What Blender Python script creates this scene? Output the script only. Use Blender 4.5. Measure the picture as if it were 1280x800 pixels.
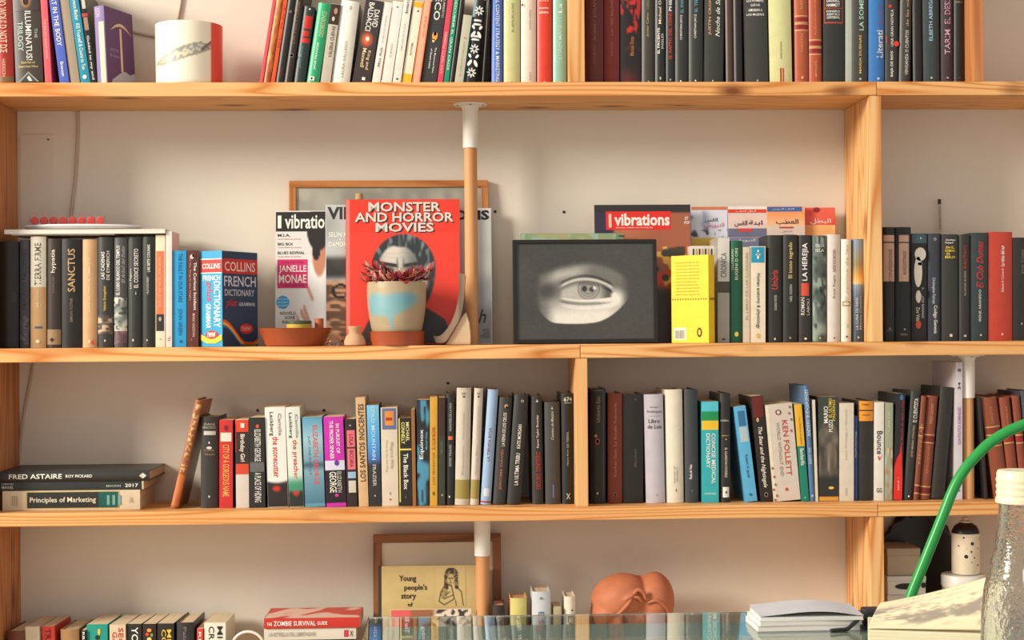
import bpy, bmesh, math, random
from mathutils import Vector, Matrix

random.seed(7)
for o in list(bpy.data.objects):
    bpy.data.objects.remove(o, do_unlink=True)
SC = bpy.context.scene
COL = SC.collection

# ------------------------------------------------------------------ camera, world, light, exposure
F = 1945.0                       # focal length in pixels of the 1280x800 frame
CX, CY, CZ = 0.0, -3.55, 1.206   # camera position; the back wall is the plane y = 0
YAW, ROLL = math.radians(2.2), math.radians(0.42)
HORIZON = 415.0
cam_d = bpy.data.cameras.new('camera')
cam = bpy.data.objects.new('camera', cam_d)
COL.objects.link(cam)
fw = Vector((math.sin(YAW), math.cos(YAW), 0)); rt0 = Vector((math.cos(YAW), -math.sin(YAW), 0)); up0 = Vector((0, 0, 1))
rt = rt0 * math.cos(ROLL) - up0 * math.sin(ROLL); up = up0 * math.cos(ROLL) + rt0 * math.sin(ROLL)
m = Matrix((rt, up, -fw)).transposed().to_4x4()
m.translation = (CX, CY, CZ)
cam.matrix_world = m
cam_d.sensor_width = 36.0
cam_d.lens = F / 1280.0 * 36.0
cam_d.shift_y = -(400.0 - HORIZON) / 1280.0
cam_d.clip_start = 0.05
SC.camera = cam

world = bpy.data.worlds.new('world'); SC.world = world
world.use_nodes = True
bg = world.node_tree.nodes['Background']
bg.inputs['Color'].default_value = (1.0, 0.965, 0.92, 1)
bg.inputs['Strength'].default_value = 0.74

def area_light(name, loc, target, sx, sy, power, col):
    d = bpy.data.lights.new(name, 'AREA'); d.shape = 'RECTANGLE'; d.size = sx; d.size_y = sy
    d.energy = power; d.color = col
    o = bpy.data.objects.new(name, d); COL.objects.link(o); o.location = loc
    o.rotation_euler = (Vector(target) - Vector(loc)).to_track_quat('-Z', 'Y').to_euler()
    return o
area_light('window_light', (-6.6, -3.75, 4.0), (0, -0.05, 1.1), 2.2, 2.2, 900, (1.0, 0.93, 0.82))

SC.view_settings.view_transform = 'Standard'
SC.view_settings.look = 'None'
SC.view_settings.gamma = 1.0
SC.view_settings.use_curve_mapping = False
SC.view_settings.exposure = 0.0

# ------------------------------------------------------------------ measuring: a photo position at depth y -> metres
def W(px, py, y):
    du, dv = px - 640.0, HORIZON - py
    u = du * math.cos(ROLL) + dv * math.sin(ROLL); v = dv * math.cos(ROLL) - du * math.sin(ROLL)
    a = u / F; s, c = math.sin(YAW), math.cos(YAW); dy = y - CY
    dx = dy * (s + a * c) / (c - a * s)
    return CX + dx, CZ + v / F * (dx * s + dy * c)
def WX(px, py, y): return W(px, py, y)[0]
def WZ(px, py, y): return W(px, py, y)[1]

# ------------------------------------------------------------------ materials
def lin(c):
    out = []
    for v in c[:3]:
        v = max(0.0, min(1.0, v / 255.0))
        out.append(v / 12.92 if v <= 0.04045 else ((v + 0.055) / 1.055) ** 2.4)
    return (out[0], out[1], out[2], 1.0)
MATS = {}
def pmat(name):
    mt = bpy.data.materials.new(name); mt.use_nodes = True
    nt = mt.node_tree
    return mt, nt, nt.nodes['Principled BSDF']
def N(nt, kind, **kw):
    n = nt.nodes.new(kind)
    for k, v in kw.items(): setattr(n, k, v)
    return n
def math_node(nt, op, a, b=None, clamp=False):
    n = N(nt, 'ShaderNodeMath', operation=op, use_clamp=clamp)
    for i, v in enumerate((a, b)):
        if v is None: continue
        if isinstance(v, (int, float)): n.inputs[i].default_value = v
        else: nt.links.new(v, n.inputs[i])
    return n.outputs[0]
def mix_node(nt, fac, c1, c2, blend='MIX'):
    n = N(nt, 'ShaderNodeMix', data_type='RGBA', blend_type=blend)
    for i, v in ((0, fac), (6, c1), (7, c2)):
        if hasattr(v, 'is_linked'): nt.links.new(v, n.inputs[i])
        else: n.inputs[i].default_value = v
    return n.outputs[2]
def M(col, rough=0.45, kind='paint', amt=0.16):
    key = (tuple(col), rough, kind)
    if key in MATS: return MATS[key]
    mt, nt, b = pmat('%s_%d_%d_%d' % ((kind,) + tuple(int(v) for v in col[:3])))
    c = lin(col)
    tc = N(nt, 'ShaderNodeTexCoord')
    no = N(nt, 'ShaderNodeTexNoise'); no.inputs['Scale'].default_value = 38; no.inputs['Detail'].default_value = 5
    nt.links.new(tc.outputs['Object'], no.inputs['Vector'])
    dark = tuple(v * (1 - amt) for v in c[:3]) + (1,)
    lite = tuple(min(1, v * (1 + amt * .6) + .003) for v in c[:3]) + (1,)
    nt.links.new(mix_node(nt, no.outputs[0], dark, lite), b.inputs['Base Color'])
    b.inputs['Roughness'].default_value = rough
    b.inputs['Specular IOR Level'].default_value = 0.35
    if kind == 'cloth':
        bp = N(nt, 'ShaderNodeBump'); bp.inputs['Strength'].default_value = .25; bp.inputs['Distance'].default_value = .001
        n2 = N(nt, 'ShaderNodeTexNoise'); n2.inputs['Scale'].default_value = 900
        nt.links.new(tc.outputs['Object'], n2.inputs['Vector']); nt.links.new(n2.outputs[0], bp.inputs['Height'])
        nt.links.new(bp.outputs[0], b.inputs['Normal'])
    if kind == 'metal': b.inputs['Metallic'].default_value = 0.9
    MATS[key] = mt
    return mt
def ink(col): return M(col, 0.5, 'ink', 0.03)
def page_mat(col=(222, 205, 172), axis=0):
    key = ('pages', tuple(col), axis)
    if key in MATS: return MATS[key]
    mt, nt, b = pmat('paper_edges')
    tc = N(nt, 'ShaderNodeTexCoord'); mp = N(nt, 'ShaderNodeMapping')
    sc = [6, 6, 6]; sc[axis] = 900; mp.inputs['Scale'].default_value = sc
    no = N(nt, 'ShaderNodeTexNoise'); no.inputs['Scale'].default_value = 1.0; no.inputs['Detail'].default_value = 2
    nt.links.new(tc.outputs['Object'], mp.inputs[0]); nt.links.new(mp.outputs[0], no.inputs['Vector'])
    c = lin(col)
    nt.links.new(mix_node(nt, no.outputs[0], tuple(v * .62 for v in c[:3]) + (1,), tuple(min(1, v * 1.2) for v in c[:3]) + (1,)), b.inputs['Base Color'])
    b.inputs['Roughness'].default_value = .8
    MATS[key] = mt
    return mt
def wood_mat(name, axis, light, dark, rings=15, knots=True, rough=.5, seed=0.0):
    mt, nt, b = pmat(name)
    tc = N(nt, 'ShaderNodeTexCoord'); oi = N(nt, 'ShaderNodeObjectInfo')
    off = N(nt, 'ShaderNodeVectorMath', operation='SCALE'); off.inputs[0].default_value = (13.1, 7.7, 9.3)
    nt.links.new(math_node(nt, 'ADD', oi.outputs['Random'], seed), off.inputs['Scale'])
    add = N(nt, 'ShaderNodeVectorMath', operation='ADD')
    nt.links.new(tc.outputs['Object'], add.inputs[0]); nt.links.new(off.outputs[0], add.inputs[1])
    def mapped(along, across):
        mp = N(nt, 'ShaderNodeMapping'); sc = [across] * 3; sc[axis] = along
        mp.inputs['Scale'].default_value = sc; nt.links.new(add.outputs[0], mp.inputs[0]); return mp.outputs[0]
    n1 = N(nt, 'ShaderNodeTexNoise'); n1.inputs['Scale'].default_value = 1; n1.inputs['Detail'].default_value = 1.2; n1.inputs['Roughness'].default_value = .35
    nt.links.new(mapped(.8, 15), n1.inputs['Vector'])
    ring = math_node(nt, 'PINGPONG', math_node(nt, 'MULTIPLY', n1.outputs[0], rings * 2.0), 1.0)
    ramp = N(nt, 'ShaderNodeValToRGB'); e = ramp.color_ramp.elements
    l, d = lin(light), lin(dark)
    e[0].position = 0.0; e[0].color = l; e[1].position = 1.0; e[1].color = d
    k = ramp.color_ramp.elements.new(.55); k.color = tuple(l[i] * .8 + d[i] * .2 for i in range(3)) + (1,)
    nt.links.new(ring, ramp.inputs[0])
    n2 = N(nt, 'ShaderNodeTexNoise'); n2.inputs['Scale'].default_value = 1; n2.inputs['Detail'].default_value = 3
    nt.links.new(mapped(5, 260), n2.inputs['Vector'])
    n3 = N(nt, 'ShaderNodeTexNoise'); n3.inputs['Scale'].default_value = 1
    nt.links.new(mapped(1.3, 5), n3.inputs['Vector'])
    c = mix_node(nt, math_node(nt, 'MULTIPLY', n2.outputs[0], .38), ramp.outputs[0], tuple(v * .72 for v in d[:3]) + (1,))
    c = mix_node(nt, math_node(nt, 'MULTIPLY', math_node(nt, 'SUBTRACT', n3.outputs[0], .35, True), 1.1, True), c, d)
    if knots:
        vo = N(nt, 'ShaderNodeTexVoronoi'); vo.inputs['Scale'].default_value = 1
        nt.links.new(mapped(4.2, 10), vo.inputs['Vector'])
        f = math_node(nt, 'MULTIPLY', math_node(nt, 'SUBTRACT', .21, vo.outputs['Distance'], True), 6.0, True)
        c = mix_node(nt, f, c, lin((118, 66, 30)))
    nt.links.new(c, b.inputs['Base Color'])
    bp = N(nt, 'ShaderNodeBump'); bp.inputs['Strength'].default_value = .2; bp.inputs['Distance'].default_value = .001
    nt.links.new(n2.outputs[0], bp.inputs['Height']); nt.links.new(bp.outputs[0], b.inputs['Normal'])
    b.inputs['Roughness'].default_value = rough
    b.inputs['Specular IOR Level'].default_value = .3
    return mt
def glass_mat(name, tint=(1, 1, 1, 1), rough=0.0, bump=0.0):
    mt, nt, b = pmat(name)
    b.inputs['Base Color'].default_value = tint; b.inputs['Roughness'].default_value = rough
    b.inputs['Transmission Weight'].default_value = 1.0; b.inputs['IOR'].default_value = 1.48
    if bump:
        tc = N(nt, 'ShaderNodeTexCoord'); no = N(nt, 'ShaderNodeTexNoise')
        no.inputs['Scale'].default_value = 170; no.inputs['Detail'].default_value = 2
        nt.links.new(tc.outputs['Object'], no.inputs['Vector'])
        bp = N(nt, 'ShaderNodeBump'); bp.inputs['Strength'].default_value = bump; bp.inputs['Distance'].default_value = .004
        nt.links.new(no.outputs[0], bp.inputs['Height']); nt.links.new(bp.outputs[0], b.inputs['Normal'])
    return mt
def clear_plastic():
    mt = bpy.data.materials.new('clear_plastic'); mt.use_nodes = True; nt = mt.node_tree
    nt.nodes.remove(nt.nodes['Principled BSDF']); out = nt.nodes['Material Output']
    tr = N(nt, 'ShaderNodeBsdfTransparent'); gl = N(nt, 'ShaderNodeBsdfGlossy'); gl.inputs['Roughness'].default_value = .08
    fr = N(nt, 'ShaderNodeFresnel'); fr.inputs['IOR'].default_value = 1.4
    mi = N(nt, 'ShaderNodeMixShader'); nt.links.new(math_node(nt, 'MULTIPLY', fr.outputs[0], .4), mi.inputs[0]); nt.links.new(tr.outputs[0], mi.inputs[1]); nt.links.new(gl.outputs[0], mi.inputs[2])
    nt.links.new(mi.outputs[0], out.inputs[0]); return mt
def print_mat():
    if 'print' in MATS: return MATS['print']
    mt, nt, b = pmat('printed_paper')
    at = N(nt, 'ShaderNodeAttribute'); at.attribute_name = 'printed'
    nt.links.new(at.outputs['Color'], b.inputs['Base Color']); b.inputs['Roughness'].default_value = .45
    MATS['print'] = mt
    return mt

PINE_X = wood_mat('pine_boards', 0, (244, 194, 130), (200, 124, 56), 15, True)
PINE_Z = wood_mat('pine_uprights', 2, (244, 200, 140), (200, 130, 64), 9, True)
PINE_SHADED = wood_mat('shaded_pine_upright', 2, (214, 148, 92), (168, 98, 52), 9, True)  # same pine with shade put into its redder, darker colour
ROD_WOOD = wood_mat('rod_beech', 2, (214, 162, 110), (192, 132, 82), 5, False)
FRAME_X = wood_mat('frame_oak_rail', 0, (206, 142, 80), (164, 98, 46), 8, False)
FRAME_Z = wood_mat('frame_oak_stile', 2, (206, 142, 80), (164, 98, 46), 8, False)
DARKFRAME_X = wood_mat('frame_walnut_rail', 0, (160, 108, 68), (112, 68, 38), 8, False)
DARKFRAME_Z = wood_mat('frame_walnut_stile', 2, (160, 108, 68), (112, 68, 38), 8, False)

# ------------------------------------------------------------------ object helpers
def add(name, mesh, parent=None, mat=None):
    o = bpy.data.objects.new(name, mesh); COL.objects.link(o)
    if mat is not None and not mesh.materials: mesh.materials.append(mat)
    if parent is not None: o.parent = parent
    return o
def tag(o, label, cat, group=None):
    o['label'] = label; o['category'] = cat
    if group: o['group'] = group
    return o
def thing(name, label, cat, loc, group=None, rot=(0, 0, 0)):
    o = bpy.data.objects.new(name, None); COL.objects.link(o); o.empty_display_size = .02
    o.location = loc; o.rotation_euler = rot
    return tag(o, label, cat, group)
def struct(o):
    o['kind'] = 'structure'; return o
def mesh_from(name, verts, faces, smooth=None):
    me = bpy.data.meshes.new(name); me.from_pydata(verts, [], faces); me.update()
    if smooth is not None:
        for p in me.polygons: p.use_smooth = True
        me.set_sharp_from_angle(angle=math.radians(smooth))
    return me
def box_geo(x0, x1, y0, y1, z0, z1):
    v = [(x, y, z) for x in (x0, x1) for y in (y0, y1) for z in (z0, z1)]
    f = [(0, 1, 3, 2), (4, 6, 7, 5), (0, 4, 5, 1), (2, 3, 7, 6), (0, 2, 6, 4), (1, 5, 7, 3)]
    return v, f
def box(name, x0, x1, y0, y1, z0, z1, mat, parent=None, bevel=0.0):
    cx, cy, cz = ((x0 + x1) / 2, (y0 + y1) / 2, (z0 + z1) / 2) if parent is None else (0, 0, 0)
    bm = bmesh.new()
    v, f = box_geo(x0 - cx, x1 - cx, y0 - cy, y1 - cy, z0 - cz, z1 - cz)
    vs = [bm.verts.new(p) for p in v]
    for q in f: bm.faces.new([vs[i] for i in q])
    if bevel: bmesh.ops.bevel(bm, geom=list(bm.edges), offset=bevel, segments=2, affect='EDGES', profile=.6)
    bmesh.ops.recalc_face_normals(bm, faces=list(bm.faces))
    me = bpy.data.meshes.new(name); bm.to_mesh(me); bm.free()
    o = add(name, me, parent, mat)
    o.location = (cx, cy, cz)
    return o
def lathe(name, prof, mat, parent=None, n=40, loc=(0, 0, 0), angle=40):
    v, f = [], []
    for (r, z) in prof:
        for i in range(n):
            a = 2 * math.pi * i / n; v.append((r * math.cos(a), r * math.sin(a), z))
    for j in range(len(prof) - 1):
        for i in range(n):
            k = (i + 1) % n
            f.append((j * n + i, j * n + k, (j + 1) * n + k, (j + 1) * n + i))
    if prof[0][0] > 1e-6: f.append(tuple(reversed(range(n))))
    if prof[-1][0] > 1e-6: f.append(tuple((len(prof) - 1) * n + i for i in range(n)))
    me = mesh_from(name, v, f, angle)
    o = add(name, me, parent, mat); o.location = loc
    return o
def tube_geo(pts, rads, n=10):
    pts = [Vector(p) for p in pts]
    if isinstance(rads, (int, float)): rads = [rads] * len(pts)
    v, f = [], []
    t0 = (pts[1] - pts[0]).normalized()
    ref = Vector((0, 0, 1)) if abs(t0.z) < .9 else Vector((0, 1, 0))
    nrm = t0.cross(ref).normalized()
    for i, p in enumerate(pts):
        t = (pts[min(i + 1, len(pts) - 1)] - pts[max(i - 1, 0)]).normalized()
        nrm = (nrm - t * nrm.dot(t)).normalized(); bn = t.cross(nrm)
        for k in range(n):
            a = 2 * math.pi * k / n; v.append(tuple(p + (nrm * math.cos(a) + bn * math.sin(a)) * rads[i]))
    for i in range(len(pts) - 1):
        for k in range(n):
            q = (k + 1) % n
            f.append((i * n + k, i * n + q, (i + 1) * n + q, (i + 1) * n + k))
    f.append(tuple(reversed(range(n)))); f.append(tuple((len(pts) - 1) * n + k for k in range(n)))
    return v, f
def tube(name, pts, rads, mat, parent=None, n=10):
    v, f = tube_geo(pts, rads, n)
    return add(name, mesh_from(name, v, f, 50), parent, mat)
def smooth_path(pts, n=8):
    P = [Vector(p) for p in pts]; out = []
    for i in range(len(P) - 1):
        a, b, c, d = P[max(i - 1, 0)], P[i], P[i + 1], P[min(i + 2, len(P) - 1)]
        for k in range(n):
            t = k / n
            out.append(.5 * ((2 * b) + (c - a) * t + (2 * a - 5 * b + 4 * c - d) * t * t + (3 * b - 3 * c + d - a) * t ** 3))
    out.append(P[-1]); return out

# ------------------------------------------------------------------ lettering: one mesh per line, fitted to a box
TXT = {}
def text_unit(body, bold=0.0, shear=0.0):
    key = (body, bold, shear)
    if key in TXT: return TXT[key]
    cu = bpy.data.curves.new('lettering', 'FONT'); cu.body = body; cu.resolution_u = 2
    cu.offset = bold; cu.shear = shear; cu.fill_mode = 'FRONT'
    o = bpy.data.objects.new('lettering', cu)
    me = o.to_mesh()
    vs = [(v.co.x, v.co.y) for v in me.vertices]; fs = [tuple(p.vertices) for p in me.polygons]
    o.to_mesh_clear(); bpy.data.objects.remove(o); bpy.data.curves.remove(cu)
    if not vs: TXT[key] = ([], []); return TXT[key]
    x0 = min(v[0] for v in vs); x1 = max(v[0] for v in vs); y0 = min(v[1] for v in vs); y1 = max(v[1] for v in vs)
    vs = [((x - x0) / (x1 - x0 + 1e-9), (y - y0) / (y1 - y0 + 1e-9)) for x, y in vs]
    TXT[key] = (vs, fs)
    return TXT[key]
def letter(parent, body, orient, x0, x1, z0, z1, col, depth=lambda x: 0.0, bold=0.012, shear=0.0, name='lettering', eps=.0004):
    """lettering on a face in the local x/z plane, seen from -y; orient h, d (reads down) or u (reads up)"""
    vs, fs = text_unit(body, bold, shear)
    out = []
    for (u, v) in vs:
        if orient == 'h': x, z = x0 + u * (x1 - x0), z0 + v * (z1 - z0)
        elif orient == 'd': x, z = x0 + v * (x1 - x0), z1 - u * (z1 - z0)
        else: x, z = x1 - v * (x1 - x0), z0 + u * (z1 - z0)
        out.append((x, depth(x) - eps, z))
    return add(name, mesh_from(name, out, fs), parent, ink(col))
def patch(parent, x0, x1, z0, z1, col, depth=lambda x: 0.0, name='color_band', eps=.0002, n=8, mat=None):
    v, f = [], []
    for i in range(n + 1):
        x = x0 + (x1 - x0) * i / n; v += [(x, depth(x) - eps, z0), (x, depth(x) - eps, z1)]
    for i in range(n): f.append((2 * i, 2 * i + 2, 2 * i + 3, 2 * i + 1))
    return add(name, mesh_from(name, v, f, 30), parent, mat or M(col))
def poly(parent, pts, col, name='emblem', eps=.0003, depth=lambda x: 0.0):
    v = [(x, depth(x) - eps, z) for x, z in pts]
    bm = bmesh.new(); vs = [bm.verts.new(p) for p in v]
    f = bm.faces.new(vs); bmesh.ops.triangulate(bm, faces=[f])
    me = bpy.data.meshes.new(name); bm.to_mesh(me); bm.free()
    return add(name, me, parent, ink(col))
def ellipse(cx, cz, rx, rz, n=20, rot=0.0):
    out = []
    for i in range(n):
        a = 2 * math.pi * i / n; x, z = rx * math.cos(a), rz * math.sin(a)
        out.append((cx + x * math.cos(rot) - z * math.sin(rot), cz + x * math.sin(rot) + z * math.cos(rot)))
    return out
def picture(parent, x0, x1, z0, z1, nx, ny, fn, name='printed_picture', eps=.0002, mat=None, depth=lambda x: 0.0):
    """flat print: fn(u, v) -> sRGB, u to the right, v down, both 0..1"""
    v, f, cols = [], [], []
    for j in range(ny + 1):
        for i in range(nx + 1):
            x = x0 + (x1 - x0) * i / nx
            v.append((x, depth(x) - eps, z1 - (z1 - z0) * j / ny)); cols.append(lin(fn(i / nx, j / ny)))
    w = nx + 1
    for j in range(ny):
        for i in range(nx): f.append((j * w + i, (j + 1) * w + i, (j + 1) * w + i + 1, j * w + i + 1))
    me = mesh_from(name, v, f)
    at = me.color_attributes.new('printed', 'FLOAT_COLOR', 'POINT')
    for i, c in enumerate(cols): at.data[i].color = c
    return add(name, me, parent, mat or print_mat())
def sm(a, b, x):
    t = max(0.0, min(1.0, (x - a) / (b - a))); return t * t * (3 - 2 * t)
def mx(a, b, t): return tuple(a[i] + (b[i] - a[i]) * t for i in range(3))
def hsh(x, y):
    s = math.sin(x * 127.1 + y * 311.7) * 43758.5453; return s - math.floor(s)
def vn(x, y):
    xi, yi = math.floor(x), math.floor(y); fx, fy = x - xi, y - yi
    fx, fy = fx * fx * (3 - 2 * fx), fy * fy * (3 - 2 * fy)
    a, b, c, d = hsh(xi, yi), hsh(xi + 1, yi), hsh(xi, yi + 1), hsh(xi + 1, yi + 1)
    return (a + (b - a) * fx) * (1 - fy) + (c + (d - c) * fx) * fy

# ------------------------------------------------------------------ the room
DEPTH = 0.22; YF = -DEPTH            # front edge of the boards
wall_mat, nt, b = pmat('painted_plaster')
tc = N(nt, 'ShaderNodeTexCoord'); no = N(nt, 'ShaderNodeTexNoise'); no.inputs['Scale'].default_value = 2.2; no.inputs['Detail'].default_value = 4
nt.links.new(tc.outputs['Object'], no.inputs['Vector'])
nt.links.new(mix_node(nt, no.outputs[0], lin((209, 199, 183)), lin((228, 219, 203))), b.inputs['Base Color'])
n2 = N(nt, 'ShaderNodeTexNoise'); n2.inputs['Scale'].default_value = 120; n2.inputs['Detail'].default_value = 5
nt.links.new(tc.outputs['Object'], n2.inputs['Vector'])
bp = N(nt, 'ShaderNodeBump'); bp.inputs['Strength'].default_value = .12; bp.inputs['Distance'].default_value = .002
nt.links.new(n2.outputs[0], bp.inputs['Height']); nt.links.new(bp.outputs[0], b.inputs['Normal'])
b.inputs['Roughness'].default_value = .85
struct(box('wall_back', -2.2, 2.6, 0.0, 0.12, 0, 2.7, wall_mat))
FLOOR = wood_mat('floor_wood', 0, (214, 194, 166), (186, 160, 128), 8, False)
fl = struct(box('floor', -2.2, 2.6, -4.4, 0.12, -0.05, 0, FLOOR))

# ------------------------------------------------------------------ bookcase
Z1 = WZ(640, 102.5, YF); Z2 = WZ(640, 431, YF); Z3 = WZ(640, 634.5, YF); Z4 = 0.385
Z0 = Z1 + .56
TH = .0295
case = thing('bookcase', 'pine wall bookcase of four long shelves with uprights and round poles', 'bookcase', (0, -DEPTH / 2, 0))
def cbox(name, x0, x1, y0, y1, z0, z1, mat, bevel=.0015, parent=None):
    o = box(name, x0, x1, y0, y1, z0, z1, mat, None, bevel); p = parent or case
    o.parent = p; o.matrix_parent_inverse = Matrix.Translation(-Vector((0, -DEPTH / 2, 0)))
    return o
XL, XR = -1.28, 1.62
def boards(z, cuts, th=TH):
    xs = [XL] + cuts + [XR]
    for a, b_ in zip(xs, xs[1:]): cbox('shelf_board', a + .0005, b_ - .0005, YF, -.001, z - th, z, PINE_X)
s1 = WX(1096, 110, YF); s2 = WX(725.5, 440, YF); s3 = WX(1097.5, 637, YF)
boards(Z1, [s1]); boards(Z2, [s2]); boards(Z3, [s3], .0285); boards(Z4, [s2]); boards(Z0, [s1])
# uprights between the boards
UPR = []
def upright(pxl, pxr, py, z0, z1, mat=PINE_Z, y0=YF + .002):
    UPR.append((WX(pxl, py, YF), WX(pxr, py, YF), z0, z1))
    return cbox('upright', WX(pxl, py, YF), WX(pxr, py, YF), y0, -.001, z0 + .0003, z1 - .0003, mat)
upright(1088, 1103, 280, Z2, Z1 - TH)
upright(720, 735, 540, Z3, Z2 - TH)
upright(1088.5, 1105.5, 700, Z4, Z3 - .0285)
upright(711.5, 731, 50, Z1, Z0 - TH)
upright(1217, 1230, 50, Z1, Z0 - TH, PINE_SHADED)
xb = WX(23, 290, 0)
UPR.append((xb - .026, xb, Z2, Z1)); UPR.append((xb - .026, xb, Z4, Z3))
for za, zb in ((Z2, Z1 - TH), (Z3, Z2 - TH), (Z4, Z3 - .0285), (0, Z4 - TH)):
    cbox('upright', xb - .026, xb, YF + .002, -.001, za + .0003, zb - .0003, PINE_SHADED)
for za, zb in ((Z1, Z0 - TH), (Z2, Z1 - TH), (Z3, Z2 - TH), (Z4, Z3 - .0285), (0, Z4 - TH)):
    cbox('upright', XR - .028, XR - .001, YF + .002, -.001, za + .0003, zb - .0003, PINE_Z)
for px in (720,):
    cbox('upright', WX(px, 700, YF), WX(px, 700, YF) + .026, YF + .002, -.001, .0003, Z4 - TH - .0003, PINE_Z)
WHITE_METAL = M((226, 222, 210), .4, 'paint', .05)
SCREW = M((92, 84, 76), .5, 'paint', .1)
def rod(px, py, y, z0, z1, r, socket):
    x = WX(px, py, y); off = Vector((0, DEPTH / 2, 0))
    o = lathe('support_pole', [(r, z0), (r, z1 - .01)], ROD_WOOD, case, 24, Vector((x, y, 0)) + off)
    s = lathe('pole_socket', [(r + .0025, z1 - socket), (r + .003, z1 - .012), (r + .006, z1 - .006), (.036, z1 - .0035), (.038, z1 - .0005), (0, z1 - .0005)], WHITE_METAL, o, 32)
    for a in (200, 270, 340):
        lathe('screw', [(.003, z1 - .0045), (.0026, z1 - .0055), (0, z1 - .0058)], SCREW, s, 10, (.03 * math.cos(math.radians(a)), .03 * math.sin(math.radians(a)), 0))
rod(589, 300, -.10, Z2 + .0002, Z1 - TH, .0145, .098)
rod(603, 690, -.13, Z4 + .0002, Z3 - .0285, .0150, .086)
rod(1210, 560, -.15, Z3 + .0002, Z2 - TH, .0130, .096)

# ------------------------------------------------------------------ books
ORD = ['first', 'second', 'third', 'fourth', 'fifth', 'sixth', 'seventh', 'eighth', 'ninth', 'tenth', 'eleventh', 'twelfth', 'thirteenth',
       'fourteenth', 'fifteenth', 'sixteenth', 'seventeenth', 'eighteenth', 'nineteenth', 'twentieth', 'twenty-first', 'twenty-second',
       'twenty-third', 'twenty-fourth', 'twenty-fifth', 'twenty-sixth', 'twenty-seventh', 'twenty-eighth']
K = (33, 31, 28); K2 = (44, 41, 37); WH = (236, 233, 222); CRM = (224, 212, 182); GRY = (150, 148, 140)
GLD = (196, 158, 98); RED = (205, 44, 34); ORG = (226, 96, 44); LG = (190, 188, 178)
def cover_mesh(t, D, H, b, c):
    n = 10; outer = [(-t / 2, D)]; 
    for i in range(n + 1):
        x = -t / 2 + t * i / n; outer.append((x, b * (2 * x / t) ** 2))
    outer.append((t / 2, D))
    ti = t - 2 * c
    inner = [(-ti / 2, D)]
    for i in range(n + 1):
        x = -ti / 2 + ti * i / n; inner.append((x, c + b * (2 * x / t) ** 2))
    inner.append((ti / 2, D))
    k = len(outer); v = []
    for ring in (outer, inner):
        for z in (0, H): v += [(x, y, z) for x, y in ring]
    f = []
    for i in range(k - 1):
        f.append((i, i + 1, k + i + 1, k + i))                                  # outside
        f.append((2 * k + i + 1, 2 * k + i, 3 * k + i, 3 * k + i + 1))          # inside
        f.append((k + i, k + i + 1, 3 * k + i + 1, 3 * k + i))                  # top rim
        f.append((i + 1, i, 2 * k + i, 2 * k + i + 1))                          # bottom rim
    f.append((0, k, 3 * k, 2 * k)); f.append((2 * k - 1, k - 1, 3 * k - 1, 4 * k - 1))
    return mesh_from('cover', v, f, 35)
def pages_mesh(t, D, H, b, c, hard):
    g = .003 if hard else .0003
    x = t / 2 - c - .0001
    y0 = c + b + .0002
    v, f = box_geo(-x, x, y0, D - g, g if hard else .0004, H - g)
    return mesh_from('pages', v, f)
class Book:
    pass
def make_book(loc, t, D, H, col, label, hard=True, rot=(0, 0, 0), cat='book', group=None, pages=(216, 198, 164), rough=None, name='book', right=None):
    bk = Book(); bk.t, bk.D, bk.H = t, D, H
    bk.b = min(.22 * t, .0055) if hard else min(.03 * t, .0006)
    c = min(.0024, t * .16) if hard else min(.0006, t * .1)
    bk.root = thing(name, label, cat, loc, group, rot)
    cov = add('cover', cover_mesh(t, D, H, bk.b, c), bk.root, M(col, rough if rough is not None else (.38 if hard else .42)))
    add('pages', pages_mesh(t, D, H, bk.b, c, hard), bk.root, page_mat(pages))
    bk.cov = cov
    bk.depth = lambda x: bk.b * (2 * x / bk.t) ** 2
    return bk
def decorate(bk, texts, bands, yb, yt):
    Z = lambda py: (yb - py) / (yb - yt) * bk.H
    for bd in bands:
        ya, yc, col = bd[:3]; fx = bd[3:] if len(bd) > 3 else (-.5, .5)
        z1, z0 = min(Z(ya), bk.H - .0006), max(Z(yc), .0006)
        x0, x1 = max(fx[0], -.495) * bk.t, min(fx[1], .495) * bk.t
        patch(bk.root, x0, x1, z0, z1, col, bk.depth, 'color_band', .0002 + .00006 * bands.index(bd))
    for tx in texts:
        body, o, xc, ya, yc, hf, col = tx[:7]; sh = tx[7] if len(tx) > 7 else 0.0
        z1, z0 = min(Z(ya), bk.H - .002), max(Z(yc), .002)
        letter(bk.root, body, o, (xc - hf / 2) * bk.t, (xc + hf / 2) * bk.t, z0, z1, col, bk.depth, .009, sh, 'spine_lettering', .0007)
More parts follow.
